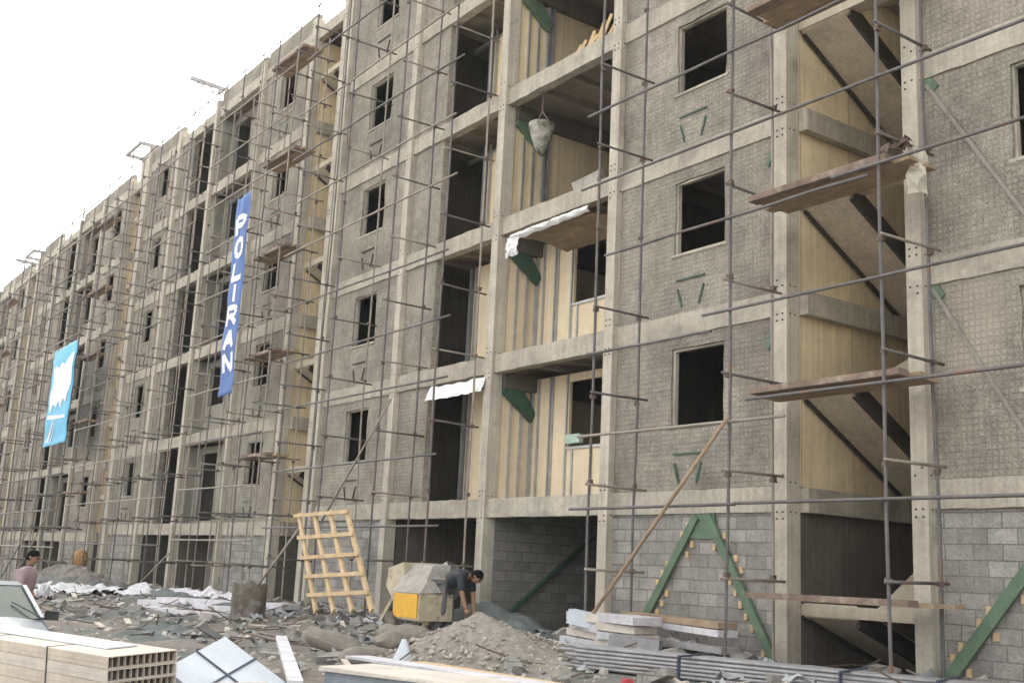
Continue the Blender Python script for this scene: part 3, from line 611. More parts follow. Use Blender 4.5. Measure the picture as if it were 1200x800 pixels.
# ---------------------------------------------------------------- piles (stuff)
def sack(c, l, w_, h, rot, pitch=0):
    def fn(u, v):
        a = u * 2 * math.pi; t = v * 2 - 1; e = (1 - abs(t) ** 3.2) ** .5 if abs(t) < 1 else 0
        x = t * l / 2 * (1 - .06 * math.cos(a * 2)); y = math.cos(a) * w_ / 2 * (.35 + .65 * e) ; z = math.sin(a) * h / 2 * e
        y *= 1 if abs(math.cos(a)) < .9 else 1.03; k = nz(x * 5 + c[0], y * 6, z * 6) * .045
        z += k; X = x * math.cos(pitch) - z * math.sin(pitch); Z = x * math.sin(pitch) + z * math.cos(pitch)
        return (c[0] + X * math.cos(rot) - y * math.sin(rot), c[1] + X * math.sin(rot) + y * math.cos(rot), c[2] + Z)
    return MB().grid(fn, 20, 14)
def mound(name, label, m_, cx, cy, rx, ry, h, rot=0, rough=.08, cat='pile', flat=0, n=40, base=None):
    def fn(u, v):
        a = u * 2 * math.pi; r = v; px, py = math.cos(a) * r * rx, math.sin(a) * r * ry
        x = cx + px * math.cos(rot) - py * math.sin(rot); y = cy + px * math.sin(rot) + py * math.cos(rot)
        s_ = 1 + .25 * nz(math.cos(a) * 1.3 + cx, math.sin(a) * 1.3, 2); x = cx + (x - cx) * s_; y = cy + (y - cy) * s_
        t = max(0, 1 - r); hh = h * (t ** (1.1 if not flat else .5)) if t > 0 else 0
        g = gz(x, y) if base is None else base
        return (x, y, g - .08 * r + hh + (nz(x * 1.6, y * 1.6, 1) * rough * 1.5 + nz(x * 5, y * 5, 2) * rough * .6) * min(1, t * 4))
    return single(MB().grid(fn, n * 2, n), name, m_, label, cat, kind='stuff', base=(cx, cy, gz(cx, cy)), smooth=True)
def stones(cx, cy, rx, ry, h, n, rmin, rmax, rot=0, fall=1.1, prob=None):
    mb = MB()
    for i in range(n):
        a = random.uniform(0, 2 * math.pi); r = math.sqrt(random.random()) * .98; px, py = math.cos(a) * r * rx, math.sin(a) * r * ry
        x = cx + px * math.cos(rot) - py * math.sin(rot); y = cy + px * math.sin(rot) + py * math.cos(rot)
        z = gz(x, y) + h * max(0, 1 - r) ** fall - .03 * r; s_ = rmin + (rmax - rmin) * random.random() ** 3
        mb.rock((x, y, z + nz(x * 1.6, y * 1.6, 1) * .07), s_, .8)
    return mb
random.seed(11)
mound('gravel_pile', 'large pale gravel pile at the bottom centre of the foreground', gravel_m, -13.7, -3.7, 2.2, 1.5, .72, .35, .05)
single(stones(-13.7, -3.7, 2.2, 1.5, .70, 1500, .012, .055, .35), 'gravel_stones', stone_m, 'loose pale stones covering the gravel pile in the foreground', 'gravel', kind='stuff')
mound('sand_heap', 'low dark grey-green sand heap in front of the wooden lattice', sand_m, -25.5, -2.2, 3.2, 1.3, .25, .1)
mound('sand_heap', 'long dark grey-green sand heap behind the cream board stack', sand_m, -20.8, -5.6, 3.0, 1.1, .26, -.2)
mound('sand_heap', 'dark sand heap at the foot of the tall column left of the open ground floor bay', sand_m, -18.0, -.6, 2.6, 1.1, .62, .1)
mound('sand_heap', 'blue-grey mortar heap between the gravel pile and the stacked white bundles', sand_m, -15.9, -1.5, 1.1, .8, .42, .1)
mound('earth_heap', 'brown earth heap along the foot of the third block', earth, -40.5, -2.6, 7, 1.6, .75, 0, .2)
mound('earth_heap', 'brown earth heap beyond the crouching person', earth, -52, -4.5, 8, 2, .7, 0, .2)
mound('sand_heap', 'green-grey sand spread below the white crumpled sheets', sand_m, -31.5, -2.2, 4.2, 1.4, .3, 0)
# scattered rubble
mb = MB()
for i in range(4200):
    x = -4 - 62 * random.random() ** 1.5; y = random.uniform(-7.5, -.2) if random.random() < .8 else random.uniform(-.2, 3)
    s_ = .02 + .10 * random.random() ** 4 + .01 * abs(x) / 20
    mb.rock((x, y, gz(x, y) + nz(x * .5, y * .6) * .13 + nz(x * 1.9, y * 1.9, 4) * .06), s_, .7)
single(mb, 'rubble', stone_m, 'grey stones and rubble scattered over the site ground', 'rubble', kind='stuff')
mb = MB()
for i in range(420):
    x = -5 - 50 * random.random() ** 1.3; y = random.uniform(-6.5, 1.2); g = gz(x, y) + .05
    a = random.uniform(0, 3.2); l = random.uniform(.1, .55)
    mb.obox((x, y, g), (x + math.cos(a) * l, y + math.sin(a) * l, g + random.uniform(0, .12)), random.uniform(.03, .14), random.uniform(.01, .03))
single(mb, 'debris', cream_w, 'pale wood chips and broken boards scattered over the site ground', 'debris', kind='stuff')

mb = MB(); random.seed(41)
for i in range(170):
    x = -6 - 34 * random.random() ** 1.2; y = random.uniform(-6.0, -.3) if i % 3 else random.uniform(-1.6, -.3); g = gz(x, y) + .08; a = random.uniform(0, 3.1); l = random.uniform(.12, .4)
    mb.obox((x, y, g), (x + math.cos(a) * l, y + math.sin(a) * l, g + random.uniform(-.05, .12)), random.uniform(.12, .2), random.uniform(.1, .19), (random.uniform(-.4, .4), random.uniform(-.4, .4), 1))
single(mb, 'broken_blocks', block_m, 'broken grey concrete blocks lying about the site ground', 'rubble', kind='stuff')
mb = MB(); random.seed(33)
for i in range(200):
    x = -5 - 34 * random.random() ** 1.2; y = random.uniform(-6.2, -.3); g = gz(x, y) + .1; a = random.uniform(0, 6.28); l = random.uniform(.1, .42); w_ = random.uniform(.06, .25); q = random.uniform(0, 99)
    mb.grid(lambda u, v: (x + (u - .5) * l * math.cos(a) - (v - .5) * w_ * math.sin(a), y + (u - .5) * l * math.sin(a) + (v - .5) * w_ * math.cos(a), g + .16 * (nz(u * 2 + q, v * 2) + .3) * l / .4), 4, 4)
single(mb, 'litter', litter_m, 'blue-grey scraps of sheet and paper littered over the site ground', 'litter', kind='stuff')
mb = MB()
for i in range(150):
    x = -6 - 34 * random.random() ** 1.2; y = random.uniform(-6.2, .8); g = gz(x, y) + .08; a = random.uniform(0, 6.28); l = random.uniform(.5, 1.8)
    mb.tube([(x, y, g), (x + math.cos(a) * l * .5, y + math.sin(a) * l * .5, g + .04), (x + math.cos(a) * l, y + math.sin(a) * l, g + random.uniform(0, .3))], .012, 5)
single(mb, 'wire_offcuts', clamp_m, 'thin dark rods and wire offcuts strewn over the site ground', 'rods', kind='stuff')

# ---------------------------------------------------------------- cream board stack (left foreground)
def frame_at(o, ax, tilt=0):
    o = Vector(o); a = Vector(ax).normalized(); s_ = Vector((0, 0, 1)).cross(a).normalized()
    if s_.dot(Vector((0, 1, 0))) < 0: s_ = -s_
    u = Vector((0, 0, 1)); s_ = (s_ * math.cos(tilt) + u * math.sin(tilt)); u = a.cross(s_); u = u if u.z > 0 else -u
    return o, a, s_, u
def lbox(mb, F_, a0, a1, s0, s1, u0, u1, j=0):
    o, a, s_, u = F_; b = len(mb.v)
    for uu in (u0, u1):
        for ss in (s0, s1):
            for aa in (a0, a1): mb.v.append(tuple(o + a * aa + s_ * ss + u * uu + Vector([random.uniform(-j, j) for _ in range(3)])))
    for q in ((0, 2, 3, 1), (4, 5, 7, 6), (0, 1, 5, 4), (2, 6, 7, 3), (0, 4, 6, 2), (1, 3, 7, 5)): mb.f.append(tuple(b + i for i in q))
F_ = frame_at((-10.62, -9.78, .02), (-1, -.25, 0), R(4))
random.seed(5)
nl = 5; th = .116
names = ['first', 'second', 'third', 'fourth', 'fifth', 'sixth', 'seventh', 'eighth']
LN = 4.3
for i in range(nl):
    sh = random.uniform(-.015, .015); z = i * th
    T = thing('board_panel', 'cream hollow board panel, %s layer from the ground of the lower left stack' % names[i], 'panel', tuple(F_[0] + F_[3] * z), 'stacked cream hollow board panels')
    mb = MB(); lbox(mb, F_, .0 + sh, LN, 0, .72, z, z + .010); lbox(mb, F_, 0 + sh, LN, 0, .72, z + th - .013, z + th - .004); lbox(mb, F_, sh + .02, LN, -.006, .002, z + .052, z + .060)
    lbox(mb, F_, .0 + sh, LN, -.002, .010, z + .010, z + th - .013); lbox(mb, F_, sh, LN, .712, .722, z + .010, z + th - .013)
    for k in range(1, 11): lbox(mb, F_, .03 + sh, LN, k * .0655, k * .0655 + .005, z + .010, z + th - .013)
    mb.build('board', cream if i % 3 else cream_w, T)
    mb = MB(); lbox(mb, F_, .07 + sh, LN - .1, .015, .705, z + .012, z + th - .015); mb.build('painted_dark', void_m, T)  # dark solid filling the hollow cells, their inner shade put into its colour
mb = MB()
for a in (1.1, 2.4, 3.6): lbox(mb, F_, a, a + .012, -.012, -.004, -.02, nl * th + .006); lbox(mb, F_, a, a + .012, -.004, .73, nl * th + .001, nl * th + .006)
single(mb, 'packing_strap', strap_m, 'thin dark packing straps around the long cream board stack', 'straps', kind='stuff')
mb = MB(); lbox(mb, F_, .5, 4.0, .28, .6, nl * th + .004, nl * th + .018, .006)
single(mb, 'loose_sheet', bluew, 'thin pale blue sheet lying on top of the cream board stack', 'sheet')
mb = MB(); lbox(mb, F_, .3, .42, -.05, .8, -.14, -.004); lbox(mb, F_, 2.2, 2.32, -.05, .8, -.2, -.004); lbox(mb, F_, 3.9, 4.02, -.05, .8, -.45, -.004)
single(mb, 'timber_bearer', plank_u, 'dark timber bearers under the cream board stack', 'bearers', kind='stuff')
mb = MB(); mb.obox((-9.9, -8.9, .32), (-11.9, -7.9, .26), .5, .05); single(mb, 'loose_board', cream, 'pale board between the cream stack and the pale blue package', 'board')

# ---------------------------------------------------------------- pale blue package
A = Vector((-11.50, -8.36, .72)); e1 = (Vector((-11.14, -8.97, .50)) - A); e2 = (Vector((-11.12, -7.87, .33)) - A) * 1.9; e1 *= 1.25
n_ = e1.cross(e2).normalized(); n_ = n_ if n_.z > 0 else -n_
T = thing('insulation_package', 'pale blue-white wrapped package with dark straps tilted in the foreground', 'package', tuple(A - n_ * .6))
for i in range(8):
    o = A - n_ * (.055 * (i + 1)) ; jx = random.uniform(-.01, .01); mb = MB()
    mb.prism([o + e2.normalized() * jx, o + e1 + e2.normalized() * jx, o + e1 + e2, o + e2], n_ * .050); mb.build('sheet', bluew, T, fix=True)
mb = MB()
for t in (.28, .72):
    p = A + e2 * t + n_ * .004; mb.obox(p - e1 * .01, p + e1 * 1.01, .022, .008, n_)
p = A + e1 * .5 + n_ * .006; mb.obox(p - e2 * .01, p + e2 * 1.01, .022, .008, n_); mb.build('strap', strap_m, T)
single(MB().obox((-15.2, -6.05, .46), (-10.6, -7.95, .34), .15, .05), 'white_batten', lilac, 'long white batten pointing away beside the pale blue package', 'batten')
# bluish block stack, bottom middle
F2 = frame_at((-11.25, -7.35, -.02), (-1, -.0, 0)); F2 = (Vector((-9.1, -6.78, -.02)), Vector((-.94, -.33, 0)).normalized(), Vector((-.33, .94, 0)).normalized(), Vector((0, 0, 1)))
T = thing('block_pallet', 'pallet of bluish grey blocks with a pale cover at the bottom centre edge', 'pallet', tuple(F2[0]))
mb = MB(); lbox(mb, F2, 0, 2.0, 0, .72, .12, .44); mb.build('blocks', grey_block, T)
mb = MB(); lbox(mb, F2, -.05, 2.05, -.04, .8, .442, .475, .008); mb.build('cover_sheet', cream_w, T)
mb = MB()
for a in (0, .9, 1.9): lbox(mb, F2, a, a + .1, 0, .72, 0, .118)
mb.build('bearer', plank_u, T)
mb = MB(); mb.obox((-8.4, -6.0, .46), (-12.8, -6.1, .40), .34, .03); single(mb, 'loose_board', lilac, 'long pale board in front of the gravel pile', 'board')
mb = MB(); mb.obox((-8.9, -5.6, .42), (-12.0, -5.7, .40), .2, .03); single(mb, 'loose_board', wood, 'brownish board at the front foot of the gravel pile', 'board')
single(MB().box(-9.52, -9.42, -4.6, -4.5, .38, .45, .01), 'red_tin', red_m, 'small red tin at the lower edge near the pipe bundle', 'tin')

# ---------------------------------------------------------------- sacks
for (c, l, r_, p_, lb) in (((-15.6, -5.0, .36), .95, -2.35, .25, 'full brown-grey sack tipped up at the left end of the sack heap'), ((-14.9, -4.3, .42), .85, -1.2, .1, 'full sack on top of the heap nearest the mixer'),
    ((-14.75, -4.9, .22), .85, -1.6, 0, 'flat pale sack at the front of the heap left of the white bag'), ((-15.4, -3.9, .5), .9, -2.6, 0, 'uppermost long sack at the back of the sack heap'), ((-14.2, -4.4, .25), .7, -.8, .1, 'small sack at the right end of the sack heap')):
    single(sack(c, l, .5, .3, r_, p_), 'cement_sack', sack_m, lb, 'sack', group='heaped cement sacks', smooth=True)
single(MB().grid(lambda u, v: (lambda a, e: (-13.95 + math.cos(a) * .24 * e * (1 + .1 * nz(a, v)), -4.75 + math.sin(a) * .2 * e, .08 + .46 * v))(u * 6.283, (1 - v * .85) * (1 + .15 * nz(u * 6, v * 3)) ** .5), 14, 8), 'white_bag', bluew, 'pale bluish-white pointed bag between the sacks and the gravel pile', 'bag')

# ---------------------------------------------------------------- rusty drum
mb = MB()
def dr(u, v):
    a = u * 6.283; r = .36 * (1 + .05 * nz(math.cos(a) * 2, math.sin(a) * 2, v * 4)); return (-23.0 + math.cos(a) * r * 1.1, -3.3 + math.sin(a) * r, .0 + v * (1.02 + .12 * nz(math.cos(a) * 1.5, math.sin(a) * 1.5, 7)))
mb.grid(dr, 28, 12); mb.grid(lambda u, v: (lambda p: (-23.0 + (p[0] + 23.0) * v, -3.3 + (p[1] + 3.3) * v, .55))(dr(u, 1)), 28, 3)
single(mb, 'rusty_drum', rust, 'mud-crusted rusty drum with a ragged rim standing left of the wooden lattice', 'drum')

# ---------------------------------------------------------------- wooden lattice
T = thing('timber_lattice', 'new timber lattice of crossed battens leaning upright before the second ground floor bay', 'lattice', (-21.6, -2.0, .5))
tl, tr_, bl_, br_ = Vector((-23.95, -1.9, 2.60)), Vector((-21.5, -1.9, 2.64)), Vector((-21.75, -2.35, .52)), Vector((-19.25, -2.35, .68))
for t in (.02, .34, .66, .98):
    MB().obox(tl.lerp(tr_, t), bl_.lerp(br_, t), .13, .05, (0, 1, 0)).build('upright', wood, T)
for t in (.02, .26, .47, .66, .84):
    a, b = tl.lerp(bl_, t), tr_.lerp(br_, t); e = (b - a) * .04
    MB().obox(a - e + Vector((0, -.06, 0)), b + e + Vector((0, -.06, .02)), .08, .05, (0, 1, 0)).build('crossbar', wood, T)
# ---------------------------------------------------------------- concrete mixer
T = thing('concrete_mixer', 'battered cream concrete mixer with a bright yellow side panel', 'mixer', (-18.5, -2.2, .4))
MB().box(-18.72, -17.78, -2.45, -1.75, .60, 1.08, .006).build('engine_box', cream_p, T)
MB().box(-18.66, -17.84, -2.472, -2.453, .64, 1.06).build('yellow_panel', yel_m, T)
MB().prism([(-18.8, -2.46, 1.08), (-17.78, -2.46, 1.08), (-17.95, -2.2, 1.30), (-18.85, -2.2, 1.32)], (0, .45, .02)).build('hood', drum_m, T, fix=True)
MB().prism([(-18.95, -2.2, 1.30), (-18.0, -2.2, 1.30), (-18.2, -1.95, 1.58), (-19.05, -1.95, 1.60)], (0, .4, .02)).build('upper_hood', drum_m, T, fix=True)
MB().prism([(-18.95, -2.15, 1.62), (-19.5, -2.15, 1.5), (-19.55, -2.15, 1.15), (-19.1, -2.15, .78), (-18.82, -2.15, 1.0)], (0, .5, 0)).build('drum_side', cream_p, T, fix=True)
dc = Vector((-18.7, -1.45, 1.2)); ax = Vector((.3, .2, .42)).normalized()
MB().tube([dc - ax * .4, dc - ax * .3, dc - ax * .05, dc + ax * .12, dc + ax * .35, dc + ax * .45], [.16, .3, .38, .38, .25, .22], 20, False).build('drum', drum_m, T, True)
for p, q in (((-19.5, -2.3, .4), (-19.1, -2.2, 1.0)), ((-19.0, -2.3, .35), (-18.8, -2.2, .9)), ((-17.9, -2.3, .35), (-17.9, -2.2, .65))): MB().obox(p, q, .07, .07).build('leg', cream_p, T)
for y in (-2.5, -1.65): MB().tube([(-18.75, y, .52), (-18.75, y + .1, .52)], .2, 16).build('wheel', rust, T)
T.location.x += .38
# ---------------------------------------------------------------- white sheets and boards
random.seed(21)
def crumple(c, l, w_, rot, h, m_, label, seed):
    def fn(u, v):
        x, y = (u - .5) * l, (v - .5) * w_ * (1 + .3 * nz(u * 3, seed)); z = h * (.3 + abs(nz(u * 4 + seed, v * 3, 1)) * 1.6) * (1 - (2 * v - 1) ** 2 * .8) + .13 * nz(u * 11, v * 6, seed) + .05 * nz(u * 26, v * 12, seed)
        X = c[0] + x * math.cos(rot) - y * math.sin(rot); Y = c[1] + x * math.sin(rot) + y * math.cos(rot); return (X, Y, gz(X, Y) + .1 + z)
    return single(MB().grid(fn, 70, 22), 'plastic_sheet', m_, label, 'sheet', smooth=False)
crumple((-30.6, -1.9), 5.0, 1.1, .35, .22, lilac, 'crumpled whitish plastic sheet farther from the camera near the dark doorway', 3)
crumple((-36.5, -3.4), 5.5, 1.3, .1, .2, white_m, 'thin whitish crumpled sheet left of the other rubbish', 8)
crumple((-34.0, -5.0), 1.8, .7, -.4, .22, lilac, 'small whitish sheet thrown over rubble near the crouching person', 14)
for i, (p, q) in enumerate((((-28.9, -3.1, .42), (-23.9, -1.9, .52)), ((-29.1, -3.5, .34), (-24.0, -2.5, .38)), ((-28.3, -3.9, .22), (-23.8, -3.2, .26)))):
    single(MB().obox(p, q, .5, .13, (0, 0, 1)), 'foam_board', lilac, ('topmost', 'middle', 'lowest')[i] + ' of three long white foam boards lying left of the rusty drum', 'board', group='white foam boards')
# ---------------------------------------------------------------- right foreground
a0, a1 = Vector((-12.1, -3.0, .42)), Vector((-6.6, -.85, .38)); dirp = (a1 - a0).normalized(); sdp = Vector((-dirp.y, dirp.x, 0)); k = 0
for row, n in ((0, 14), (1, 14), (2, 13), (3, 12), (4, 10), (5, 8)):
    for i in range(n):
        off = (i - n / 2) * .062 + random.uniform(-.012, .012); st = random.uniform(-.3, .3)
        p = a0 + sdp * off + dirp * st + Vector((0, 0, row * .046 - .06)); q = p + (a1 - a0) * 1.0 + Vector((0, 0, random.uniform(-.01, .01)))
        single(MB().tube([p, q], .0235, 7), 'steel_pipe', pipe_m, 'long grey steel pipe in the strapped bundle at the lower right', 'pipe', group='long grey steel pipes of the strapped bundle', smooth=True)
for t in (.28, .62, .8):
    c = a0 + (a1 - a0) * t; mb = MB(); mb.obox(c - sdp * .56 + Vector((0, 0, .2)), c + sdp * .50 + Vector((0, 0, .2)), .05, .02).obox(c - sdp * .57 + Vector((0, 0, -.1)), c - sdp * .56 + Vector((0, 0, .2)), .05, .02, (1, 0, 0))
    single(mb, 'bundle_strap', strap_m, ('left', 'middle', 'right')[(.28, .62, .8).index(t)] + ' dark strap across the bundle of long grey steel pipes', 'strap', group='straps of the pipe bundle')
random.seed(4)
for i in range(5):
    for j_ in range(2):
        z = .36 + i * .125; x = -14.2 + j_ * .72 + i * .03
        lb = 'off-white slat pack, %s of the %s column by the pipe bundle' % (('bottom', 'second lowest', 'middle', 'second highest', 'top')[i], ('left', 'right')[j_])
        mb = MB(); F3 = frame_at((x + random.uniform(-.06, .06), -1.75 + random.uniform(-.08, .08), z), (1, .22 + random.uniform(-.2, .2), -.05 + random.uniform(-.03, .03)), 0); lbox(mb, F3, 0, .68, 0, .7, 0, .115, .008); single(mb, 'slat_pack', lilac if (i + j_) % 2 else cream_w, lb, 'pack', group='stacked off-white slat packs')
def ubox(p, q, w_, h, label, m_, nm='metal_duct'):
    p, q = Vector(p), Vector(q); a = (q - p).normalized(); s_ = Vector((0, 0, 1)).cross(a).normalized(); u = a.cross(s_); mb = MB(); t = .02
    for (s0, s1, u0, u1) in ((0, w_, 0, t), (0, w_, h - t, h), (0, t, t, h - t), (w_ - t, w_, t, h - t)): lbox(mb, (p, a, s_, u), 0, (q - p).length, s0, s1, u0, u1)
    return single(mb, nm, m_, label, 'duct')
ubox((-13.9, -1.9, .80), (-12.95, -1.35, .62), .3, .22, 'pale blue hollow duct lying across the slat packs', bluew)
ubox((-12.9, -1.9, .45), (-12.3, -1.45, .40), .3, .26, 'grey open ended duct beside the slat packs', pipe_m)
single(MB().box(-13.2, -12.75, -1.5, -1.0, .4, .68, .02), 'debris_box', cream, 'small tan box between the pale blue duct and the block wall', 'box')
for i, (x0, x1, y, z, m_) in enumerate(((-13.6, -11.3, -.75, .62, pipe_m), (-12.9, -11.5, -.6, .84, lilac), (-14.0, -11.6, -.5, .95, plank_u))):
    single(MB().obox((x0, y, z), (x1, y - .25, z - .03), .35, .09), 'loose_board', m_, ('lowest wide grey', 'middle whitish', 'uppermost brown')[i] + ' board stacked against the block wall behind the green brace', 'board')
single(stones(-12.6, -.75, 1.5, .5, .45, 60, .06, .16), 'rubble_heap', block_m, 'heap of broken blocks at the foot of the wall between the green braces', 'rubble', kind='stuff')
single(MB().box(-15.35, -15.1, -2.6, -2.35, .55, .68, .02), 'orange_glove', orange_m, 'small orange lump at the left end of the slat packs', 'glove')
single(MB().obox((-15.2, -2.5, .62), (-13.1, -2.95, .30), .07, .07), 'metal_pipe', foil, 'short shiny pipe sloping from the orange lump towards the pipe bundle', 'pipe')
# storage in the dark ground floor bay
random.seed(9)
for i in range(9):
    x = -22.6 + i * .34; o_ = MB(); o_.obox((x, 3.0 + random.uniform(-.5, .5), .3), (x + random.uniform(-.2, .2), 3.6, random.uniform(1.4, 2.3)), .07, .07)
    single(o_, 'timber_prop', (wood, rust, plank_u)[i % 3], 'upright timber prop stored inside the dark ground floor bay', 'prop', group='upright props inside the dark ground floor bay')
single(MB().obox((-22.5, 3.1, 2.3), (-19.6, 3.1, 2.33), .12, .06), 'timber_beam', wood, 'brown horizontal timber high inside the dark ground floor bay', 'timber')
# ---------------------------------------------------------------- parked car, cut by the left edge
paint = mat('grey_blue_car_paint', (.10, .125, .15), .08, 2, .3, .03, 20); glass = mat('car_glass', (.05, .07, .05), .1, 2, .25, 0, 20); glass.node_tree.nodes['Principled BSDF'].inputs['Specular IOR Level'].default_value = .22; trim = mat('black_trim', (.02, .02, .022), .1, 4, .5, .05, 30)
lampg = mat('lamp_glass', (.6, .62, .64), .1, 4, .15, 0, 20); tyre = mat('tyre', (.025, .025, .026), .2, 6, .9, .3, 30)
def car(x0, y0, g):
    T = thing('parked_car', 'blue-grey car facing the camera, cut by the left edge behind the cream boards', 'car', (x0 - 2, y0, g))
    # x runs from the nose (0) back to the tail (-4.1); stations of (x, z bottom, z shoulder, half width, z deck)
    S = [(0, .28, .52, .60, .56), (-.06, .22, .62, .72, .70), (-.5, .20, .74, .78, .84), (-1.15, .20, .84, .79, .96), (-1.9, .20, .86, .80, .98), (-3.0, .20, .87, .80, .99), (-3.6, .22, .86, .78, .98), (-4.02, .3, .8, .72, .92), (-4.1, .36, .7, .62, .78)]
    mb = MB(); b = 0; n = 10
    for (x, zb, zs, hw, zd) in S:
        for (y, z) in ((-hw * .92, zb), (-hw, zb + .18), (-hw, zs), (-hw * .9, zd - .02), (-hw * .45, zd + .012), (hw * .45, zd + .012), (hw * .9, zd - .02), (hw, zs), (hw, zb + .18), (hw * .92, zb)): mb.v.append((x0 + x, y0 + y, g + z))
    for i in range(len(S) - 1):
        for k in range(n): c = i * n; mb.f.append((c + k, c + n + k, c + n + (k + 1) % n, c + (k + 1) % n))
    mb.f.append(tuple(range(n))); c = (len(S) - 1) * n; mb.f.append(tuple(c + k for k in reversed(range(n))))
    o = mb.build('body', paint, T, False, True); md = o.modifiers.new('b', 'BEVEL'); md.width = .03; md.segments = 2; md.limit_method = 'ANGLE'
    R_ = [(-1.12, .955, .70), (-1.78, 1.36, .56), (-2.3, 1.40, .57), (-3.0, 1.37, .56), (-3.55, .965, .68)]
    mb = MB()
    for (x, z, hw) in R_:
        for s_ in (-1, 1): mb.v.append((x0 + x, y0 + s_ * hw, g + z))
    for s_ in (-1, 1): mb.v.append((x0 - 2.3, y0 + s_ * .70, g + .96))
    gl = MB(); gl.v = list(mb.v)
    mb.f = [(2, 4, 5, 3), (4, 6, 7, 5)]; mb.v = [(a, b_, c_ + .012) for a, b_, c_ in mb.v]
    o = mb.build('roof', paint, T, False, True); md = o.modifiers.new('s', 'SOLIDIFY'); md.thickness = .03
    for nm, q in (('windscreen', (0, 2, 3, 1)), ('rear_window', (6, 8, 9, 7)), ('side_window', (0, 10, 4, 2)), ('side_window', (10, 8, 6, 4)), ('side_window', (1, 3, 5, 11)), ('side_window', (11, 5, 7, 9))):
        m_ = MB(); m_.v = [gl.v[i] for i in q]; m_.f = [(0, 1, 2, 3)]; m_.build(nm, glass, T)
    for s_ in (0, 1):
        for p, q in ((0, 2), (8, 6), (10, 4)):
            MB().obox(gl.v[p + s_], gl.v[q + s_], .06, .05).build('pillar', paint, T)
    for s_ in (-1, 1):
        MB().box(x0 - 1.32, x0 - 1.2, y0 + s_ * .86 - .08, y0 + s_ * .86 + .08, g + .93, g + 1.06, .01).build('mirror', trim, T)
        MB().box(x0 - .10, x0 - .02, y0 + s_ * .5 - .14, y0 + s_ * .5 + .14, g + .54, g + .66, .005).build('headlight', lampg, T)
        for x in (-.75, -3.25):
            MB().tube([(x0 + x, y0 + s_ * .82, g + .3), (x0 + x, y0 + s_ * .64, g + .3)], .3, 24).build('tyre', tyre, T, True)
            MB().tube([(x0 + x, y0 + s_ * .83, g + .3), (x0 + x, y0 + s_ * .80, g + .3)], .18, 16).build('rim', galv, T)
    MB().box(x0 - .08, x0 + .05, y0 - .7, y0 + .7, g + .3, g + .45, .01).build('bumper', trim, T)
    MB().box(x0 - .05, x0 + .01, y0 - .3, y0 + .3, g + .5, g + .62).build('grille', trim, T)
    for s_ in (-.25, .35): MB().obox((x0 - 1.06, y0 + s_ + .3, g + .99), (x0 - 1.4, y0 + s_, g + 1.16), .02, .015).build('wiper', trim, T)
car(-15.3, -9.74, -.36)
